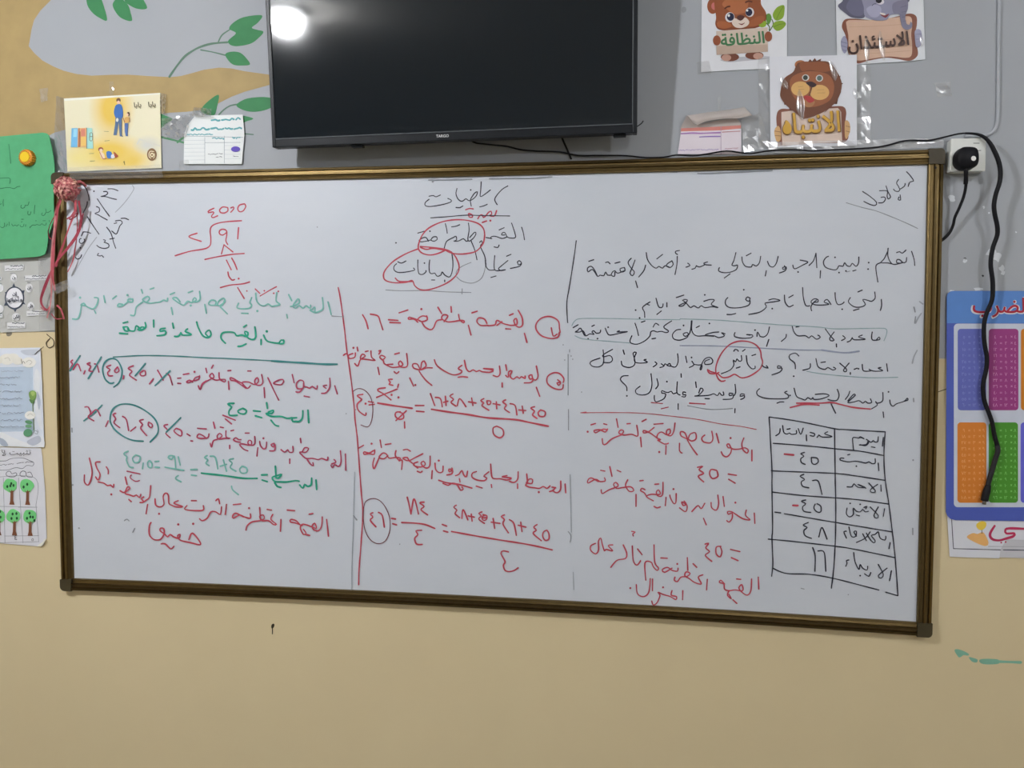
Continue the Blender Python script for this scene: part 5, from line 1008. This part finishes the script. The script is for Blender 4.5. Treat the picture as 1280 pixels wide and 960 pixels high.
# ------------------------------------------------------------------ ribbon flower on the whiteboard corner
pom = thing('ribbon_bow', P(85, 250, -0.03), 'pink ribbon pompom bow with trailing streamers on the whiteboard corner', 'bow')
random.seed(5)
pc = P(84.5, 236.5, -0.055); R0 = 0.036
PINKS = [mat(c, 236, 0.4, noise=0.1, scale=60) for c in ((204, 116, 118), (222, 152, 146), (178, 82, 92), (240, 186, 168))]  # the peach tone paints highlights into the loops
STREAM = [mat(c, 226, 0.35, noise=0.12, scale=60) for c in ((186, 88, 98), (208, 136, 138), (166, 68, 84))]
bm = bmesh.new(); bmesh.ops.create_icosphere(bm, subdivisions=3, radius=R0 * 0.72, matrix=Matrix.Translation(pc)); obj('bow_core', bm, PINKS[2], pom, True)
bm = bmesh.new()
for i in range(340):
    z = 1 - 2 * (i + 0.5) / 340; a = i * 2.39996; rr = math.sqrt(1 - z * z)
    n = Vector((rr * math.cos(a), -abs(rr * math.sin(a)) if i % 5 else rr * math.sin(a), z)).normalized()
    t1 = n.cross(Vector((random.uniform(-1, 1), random.uniform(-1, 1), random.uniform(-1, 1)))).normalized(); t2 = n.cross(t1)
    wd = random.uniform(.0014, .0030); ln = random.uniform(.006, .013); mi = random.choice((0, 0, 1, 1, 2, 3))
    prev = None
    for k in range(7):
        q = k / 6 * math.pi * 1.15
        c = pc + n * (R0 * 0.66 + ln * math.sin(q)) + t1 * (ln * 0.75 * (1 - math.cos(q)) - ln * .5)
        cur = (bm.verts.new(c + t2 * wd), bm.verts.new(c - t2 * wd))
        if prev:
            f = bm.faces.new((prev[0], prev[1], cur[1], cur[0])); f.material_index = mi; f.smooth = True
        prev = cur
obj('ribbon_loops', bm, PINKS, pom)
bm = bmesh.new(); tube(bm, [P(x, y, d) for x, y, d in ((94, 229, -.05), (100, 227, -.04), (104, 229, -.03), (108, 233, -.026))], 0.0045, 8, [.006, .0045, .004, .003]); obj('ribbon_knot', bm, mat((170, 92, 92), 212), pom, True)
def streamer(s, ys, w, mi):
    c = catmull([(a[0], a[1], y) for a, y in zip(pts_of(s, 50, 205, 4.363), ys)], step=2.0)
    bm = bmesh.new(); prev = None; ph = random.random() * 6
    for i, q in enumerate(c):
        a, b = c[max(i - 1, 0)], c[min(i + 1, len(c) - 1)]
        dx, dy = b[0] - a[0], b[1] - a[1]; l = math.hypot(dx, dy) or 1; nx, ny = -dy / l, dx / l
        h = w / 2 * (0.8 + 0.2 * math.sin(ph + i * 0.2)); tw_ = 0.002 * math.sin(ph + i * 0.13)
        cur = (bm.verts.new(P(q[0] + nx * h, q[1] + ny * h, q[2] + tw_)), bm.verts.new(P(q[0] - nx * h, q[1] - ny * h, q[2] - tw_)))
        if prev: bm.faces.new((prev[0], prev[1], cur[1], cur[0]))
        prev = cur
    bmesh.ops.recalc_face_normals(bm, faces=bm.faces)
    obj('streamer', bm, STREAM[mi], pom, True)
R_, G_ = -0.034, -0.030
streamer('112 195 98 230 90 270 85 340 76 430 70 520 68 600 72 640 82 690', [-.05, -.042, -.038, -.036, -.034, R_, R_, -.03, -.027], 4.2, 0)
streamer('105 195 84 260 78 360 66 440 60 560 62 700 54 780 38 840', [-.05, -.04, -.036, -.034, -.032, -.026, -.018, -.014], 2.6, 1)
streamer('195 195 190 260 172 310 150 370 130 430 108 490 86 560', [-.055, -.045, -.04, -.038, -.037, -.036, -.035], 3.2, 0)
streamer('210 200 222 270 220 330 200 390 150 460 100 520 60 590 30 660 6 735 14 775 40 800', [-.055, -.045, -.04, -.04, -.038, -.036, -.032, -.03, -.027, -.024, -.02], 4.0, 2)
streamer('176 190 198 240 203 320 200 400 190 470 178 530 150 590', [-.055, -.04, -.03, -.027, -.026, -.026, -.026], 1.8, 0)
streamer('235 270 222 350 190 410 140 470 96 530', [-.03, -.034, -.037, -.039, -.041], 2.2, 2)
streamer('92 770 112 790 124 820 130 846', [-.027, -.028, -.028, -.027], 3.4, 0)
streamer('62 815 76 836 96 846 120 842', [-.018, -.022, -.026, -.027], 1.8, 2)
streamer('4 780 20 796 44 790 56 770', [-.018, -.017, -.016, -.016], 1.8, 0)
streamer('88 270 60 320 45 365 50 400 66 410', [-.04, -.034, -.03, -.03, -.032], 1.6, 2)
streamer('146 300 172 285 206 268 190 290 160 302 185 262', [-.036, -.038, -.04, -.041, -.04, -.039], 2.4, 2)
tape(pom, ((66, 357), (85, 349), (87, 360), (70, 368)), -0.037, 5, 3, amp=0.005, haze=0.15)

# ------------------------------------------------------------------ right side of the wall
WM = (1170, 350, 5.336)
pl = [(1330, 363.6)] + [(1330, 651.8), (1280, 651.4), (1194, 650.2)] + [(1188, 648.4), (1184, 644.5), (1182.4, 639.5)] + [(1183.5, 372), (1184.6, 367), (1188, 364.2), (1192, 363.6)]
mp = sheet('times_table_poster', pl, -0.0055, 0.0008, (72, 88, 168), 'blue times table poster with coloured number panels right of the whiteboard', 'poster', white=204, rough=0.4)
art(mp, 'printed_header', -0.0055, (0, 0, 1), [('P', (84, 126, 190), '1192 363.9 1330 363.9 1330 404 1183.6 404 1183.7 372 1184.8 367.2 1188 364.5'), ('r', (188, 194, 208), '1192.3 404.5 1322 634 5')], 204)
y0 = -0.0059
lettering(mp, 'header_lettering', (210, 212, 222), [(shape('الضرب'), (1214.6, 397.6), (1288, 397.6), 2.2, 1.0)], y0, 204, label='white lettering outline')
lettering(mp, 'header_lettering', (160, 36, 56), [(shape('الضرب'), (1216.2, 396.6), (1286.6, 396.6), 0.7, 1.0)], y0 - .0008, 204, label='red header lettering')
AD = lambda v: ''.join(chr(0x660 + int(c)) for c in str(v))
for (xa, ya, xb, yb), rgb, tb, ink in (((1197.2, 411, 1232.8, 512.8), (92, 100, 172), 5, (132, 140, 196)), ((1236, 411, 1273, 512.8), (140, 56, 118), 4, (196, 140, 180)), ((1276.2, 411, 1312, 512.8), (190, 116, 36), 3, (220, 200, 130)),
        ((1196.8, 528, 1233, 628.4), (198, 118, 46), 9, (222, 164, 106)), ((1235.9, 528, 1272.5, 628.4), (70, 136, 44), 8, (132, 200, 108)), ((1275.8, 528, 1312, 628.4), (98, 98, 200), 7, (140, 144, 200))):
    bm = bmesh.new(); poly_px(bm, rrect(xa, ya, xb, yb, 4), lambda x, y: P(x, y, y0 - .0004))
    pn = obj('number_panel', bm, mat(rgb, 204, 0.4), mp, label={5: 'slate blue panel', 4: 'purple panel', 3: 'amber panel', 9: 'orange panel', 8: 'green panel', 7: 'violet panel'}[tb])
    bm = bmesh.new(); w_ = xb - xa
    for r in range(12):
        yb_ = ya + (yb - ya) * (0.065 + 0.076 * (r + 0.72)); h = 4.6
        for s, u in ((AD(tb * (r + 1)), 0.22), ('=', 0.41), (AD(r + 1), 0.58), ('\u00d7', 0.77), (AD(tb), 0.90)):
            cx_ = xa + w_ * u
            up_ = 1.1 if s in '=\u00d7' else 0.5 if s == '\u0660' else 0.0
            text_px(bm, s, (cx_ - 1, yb_ - up_), (cx_ + 1, yb_ - up_), lambda x, y: P(x, y, y0 - .0006), 0, 0.0, 1.0, size=5.8)
    obj('panel_numbers', bm, mat(ink, 204), pn)
WS_ = (1170, 520, 5.055)
lp = sheet('torn_notice', '1183.8 640 1187 695.8 1215 697 1249.2 697.8 1250.6 688 1252 684.5 1254 681 1256.5 677.5 1257 674.5 1330 676 1330 640', -0.003, 0.0005, (200, 202, 210), 'torn white notice with red lettering sticking out below the times table poster', 'paper', white=200)
bm = bmesh.new(); slab_px(bm, pts_of('1246 668 1330 669 1330 699.5 1246 696.5'), -0.0016, 0.0004); obj('torn_backing', bm, mat((184, 184, 190), 200), lp)
art(lp, 'notice_print', -0.003, WS_, [('s', (64, 64, 82), '98,640 104,740 110,838;110,838 260,842 408,846', 5), ('p', (218, 166, 104), '195,765 232,740 262,745 300,736 332,800 312,822 250,800'), ('s', (80, 70, 60), '290,715 290,742', 4), ('p', (214, 186, 72), '256,682 290,664 318,676 312,705 285,722 260,708'),
    ('s', (172, 50, 86), '370,695 345,735 342,760 360,780 400,786 440,775 488,760 494,742 445,742 438,722 465,710 620,716', 15), ('s', (172, 50, 86), '412,800;440,796', 7), ('s', (150, 150, 160), '330,824 600,826', 3)], 200)
art(lp, 'backing_print', -0.0016, WS_, [('s', (64, 64, 82), '425,846 800,852', 6)], 200)

# socket and plug
s0 = -0.036
def front_box(name, x0, y0_, x1, y1, yf, depth, m, parent, bev=0.003, back=0.0):
    a, b = P(x0, y1, yf), P(x1, y0_, yf)
    bm = bmesh.new(); box(bm, a.x, b.x, yf, yf + depth, a.z, b.z); bevel(bm, bev, 3)
    return obj(name, bm, m, parent)
WHITEP = mat((192, 194, 190), 186, 0.4, noise=0.02)
so = thing('wall_socket', P(1211, 214, -0.02), 'white surface mounted wall socket right of the whiteboard', 'socket')
front_box('back_box', 1188.2, 172.2, 1232.8, 214.4, -0.030, 0.030, WHITEP, so)
front_box('face_plate', 1187.6, 171.8, 1233.2, 214.8, s0, 0.0058, WHITEP, so, 0.002)
bm = bmesh.new()
for s in ('1217 179 1224 179', '1219 188.5 1226 188'): ribbon_px(bm, pts_of(s), 1.0, lambda x, y: P(x, y, s0 - 0.0003))
obj('switch_slots', bm, mat((120, 122, 122), 186), so)
pg = thing('power_plug', P(1207, 212, -0.06), 'black power plug pushed into the white wall socket', 'plug')
outline = catmull(pts_of('1196 190 1202 184.5 1213 184 1219.5 186 1222 193 1222 204 1218 209.5 1209 212 1200 211 1194.5 205 1194 196'), True, 2.0)
bm = bmesh.new(); rings = []
cx, cy = 1208, 198
for dep, s in ((s0 - .0005, 0.93), (s0 - 0.006, 1.0), (s0 - 0.026, 0.97), (s0 - 0.034, 0.86)):
    # sizes kept as seen at the plug's middle depth
    rings.append([bm.verts.new(Vector((lambda p: (p.x, dep, p.z))(P(cx + (x - cx) * s, cy + (y - cy) * s, s0 - 0.02)))) for x, y in outline])
for a, b in zip(rings, rings[1:]):
    for i in range(len(a)): bm.faces.new((a[i], a[(i + 1) % len(a)], b[(i + 1) % len(a)], b[i]))
bm.faces.new(rings[-1]); bm.faces.new(rings[0][::-1]); bmesh.ops.recalc_face_normals(bm, faces=bm.faces)
RUB = mat((22, 22, 26), 200, 0.5, spec=0.18)
obj('plug_body', bm, RUB, pg, True)
bm = bmesh.new(); disc_px(bm, 1217, 198, 3.1, lambda x, y: P(x, y, s0 - 0.0352), n=18); obj('sticker', bm, mat((196, 196, 192), 186), pg, label='round white sticker')
bm = bmesh.new(); tube(bm, cable_path('1207 209 1207.5 216 1207.5 222 1207 230', [-.058, -.056, -.052, -.046], 2), 0.005, 10, None); obj('strain_relief', bm, RUB, pg, True)
bm = bmesh.new(); tube(bm, cable_path('1207.5 218 1207.3 232 1204.5 246 1199 260 1193.5 272 1191.5 281 1187.5 290 1181 297.5 1172 304', [-.054, -.046, -.036, -.028, -.022, -.016, -.012, -.008, -.005], 3), 0.0036, 10); obj('plug_cord', bm, RUB, pg, True)
# cables
bm = bmesh.new()
tube(bm, cable_path('590 176.5 596 179 610 180.5 634 183 650 187 670 188.8 700 190 722 194.2 750 194.4 782 194.6 806 197 830 196.5 845 193.8 866 194.8 882 192.8 908 188.8 925 190.8 938 192 955 189.3 972 187.5 1000 187.4 1015 188.6 1040 187.4 1062 186.4 1092 184.5 1110 181.5 1132 175.8 1160 175.5 1178 172 1198 167.3 1209 166.6 1216 167.2',
    [-.03, -.025, -.02, -.012, -.01, -.010, -.009, -.009, -.010, -.010, -.010, -.010, -.012, -.012, -.012, -.012, -.012, -.012, -.013, -.0145, -.0155, -.0155, -.0155, -.0155, -.0155, -.0155, -.0155, -.0145, -.014, -.026, -.040, -.0415], 5), 0.0021, 8)
cb = thing('power_cable', P(1230, 630, -0.02), 'long black cable running from the television and hanging down over the blue poster', 'cable')
obj('thin_lead', bm, RUB, cb, True)
path = '1206 166.6 1216 167 1224 168.5 1231 172 1237.5 179 1243 189 1248 201 1250.5 214 1249.5 228 1245 242 1242.5 256 1243.5 268 1246.5 282 1246.5 294 1241.5 308 1238.8 322 1238.5 334 1240.5 348 1241 361 1240 375 1234 390 1230.5 402 1229.8 418 1231 432 1233.5 446 1233 460 1229.3 478 1229 490 1231 503 1236 516 1240 528 1243 544 1247.5 560'
npt = len(pts_of(path))
dep = [-0.040 - 0.012 * math.sin(min(1, i / 14) * math.pi) + 0.026 * (i / (npt - 1)) for i in range(npt)]
bm = bmesh.new(); pp = cable_path(path, dep, 4); tube(bm, pp, 0.0046, 10, [0.0024 + 0.0028 * min(1, i / (0.10 * len(pp))) for i in range(len(pp))]); obj('hanging_cord', bm, RUB, cb, True)
bm = bmesh.new(); pp = cable_path('1246.5 557 1247.2 564 1243.5 576 1239.5 590 1236 602 1234 612', [-.016, -.017, -.016, -.015, -.015, -.015], 2); tube(bm, pp, 0.006, 10); obj('cord_tail', bm, mat((34, 34, 38), 200, 0.35), cb, True)
bm = bmesh.new(); pp = cable_path('1235.5 606 1234 612 1232 619 1230.6 626', [-.0155, -.0155, -.0155, -.0155], 2); tube(bm, pp, 0.0078, 12, [0.0062 + 0.0024 * min(1, i / 4) for i in range(len(pp))]); obj('connector', bm, RUB, cb, True)
bm = bmesh.new(); pp = cable_path('1230.8 625 1230 630.5', [-.0155, -.0155], 2); tube(bm, pp, 0.0045, 12); obj('connector_tip', bm, mat((120, 118, 112), 186, 0.3, 0.8), cb, True)
bm = bmesh.new(); tube(bm, [P(x, y, -0.014) for x, y in catmull(pts_of('702.5 172 704.5 177 709 187 712.5 195 714 199'), step=3)], 0.0026, 8)
obj('power_cord', bm, RUB, tv, True)
# leftover tape bits on the wall
for q, lb in ((((1168, 104), (1188, 102), (1190, 120), (1172, 121)), 'clear tape scrap on the grey wall below the elephant poster'), (((49, 111), (60, 110), (59, 126), (51, 128)), 'clear tape scrap on the tan painted trunk')):
    tag(tape(None, q, -0.0015, 4, 4, amp=0.003, haze=0.12, name='tape_scrap'), lb, 'tape')
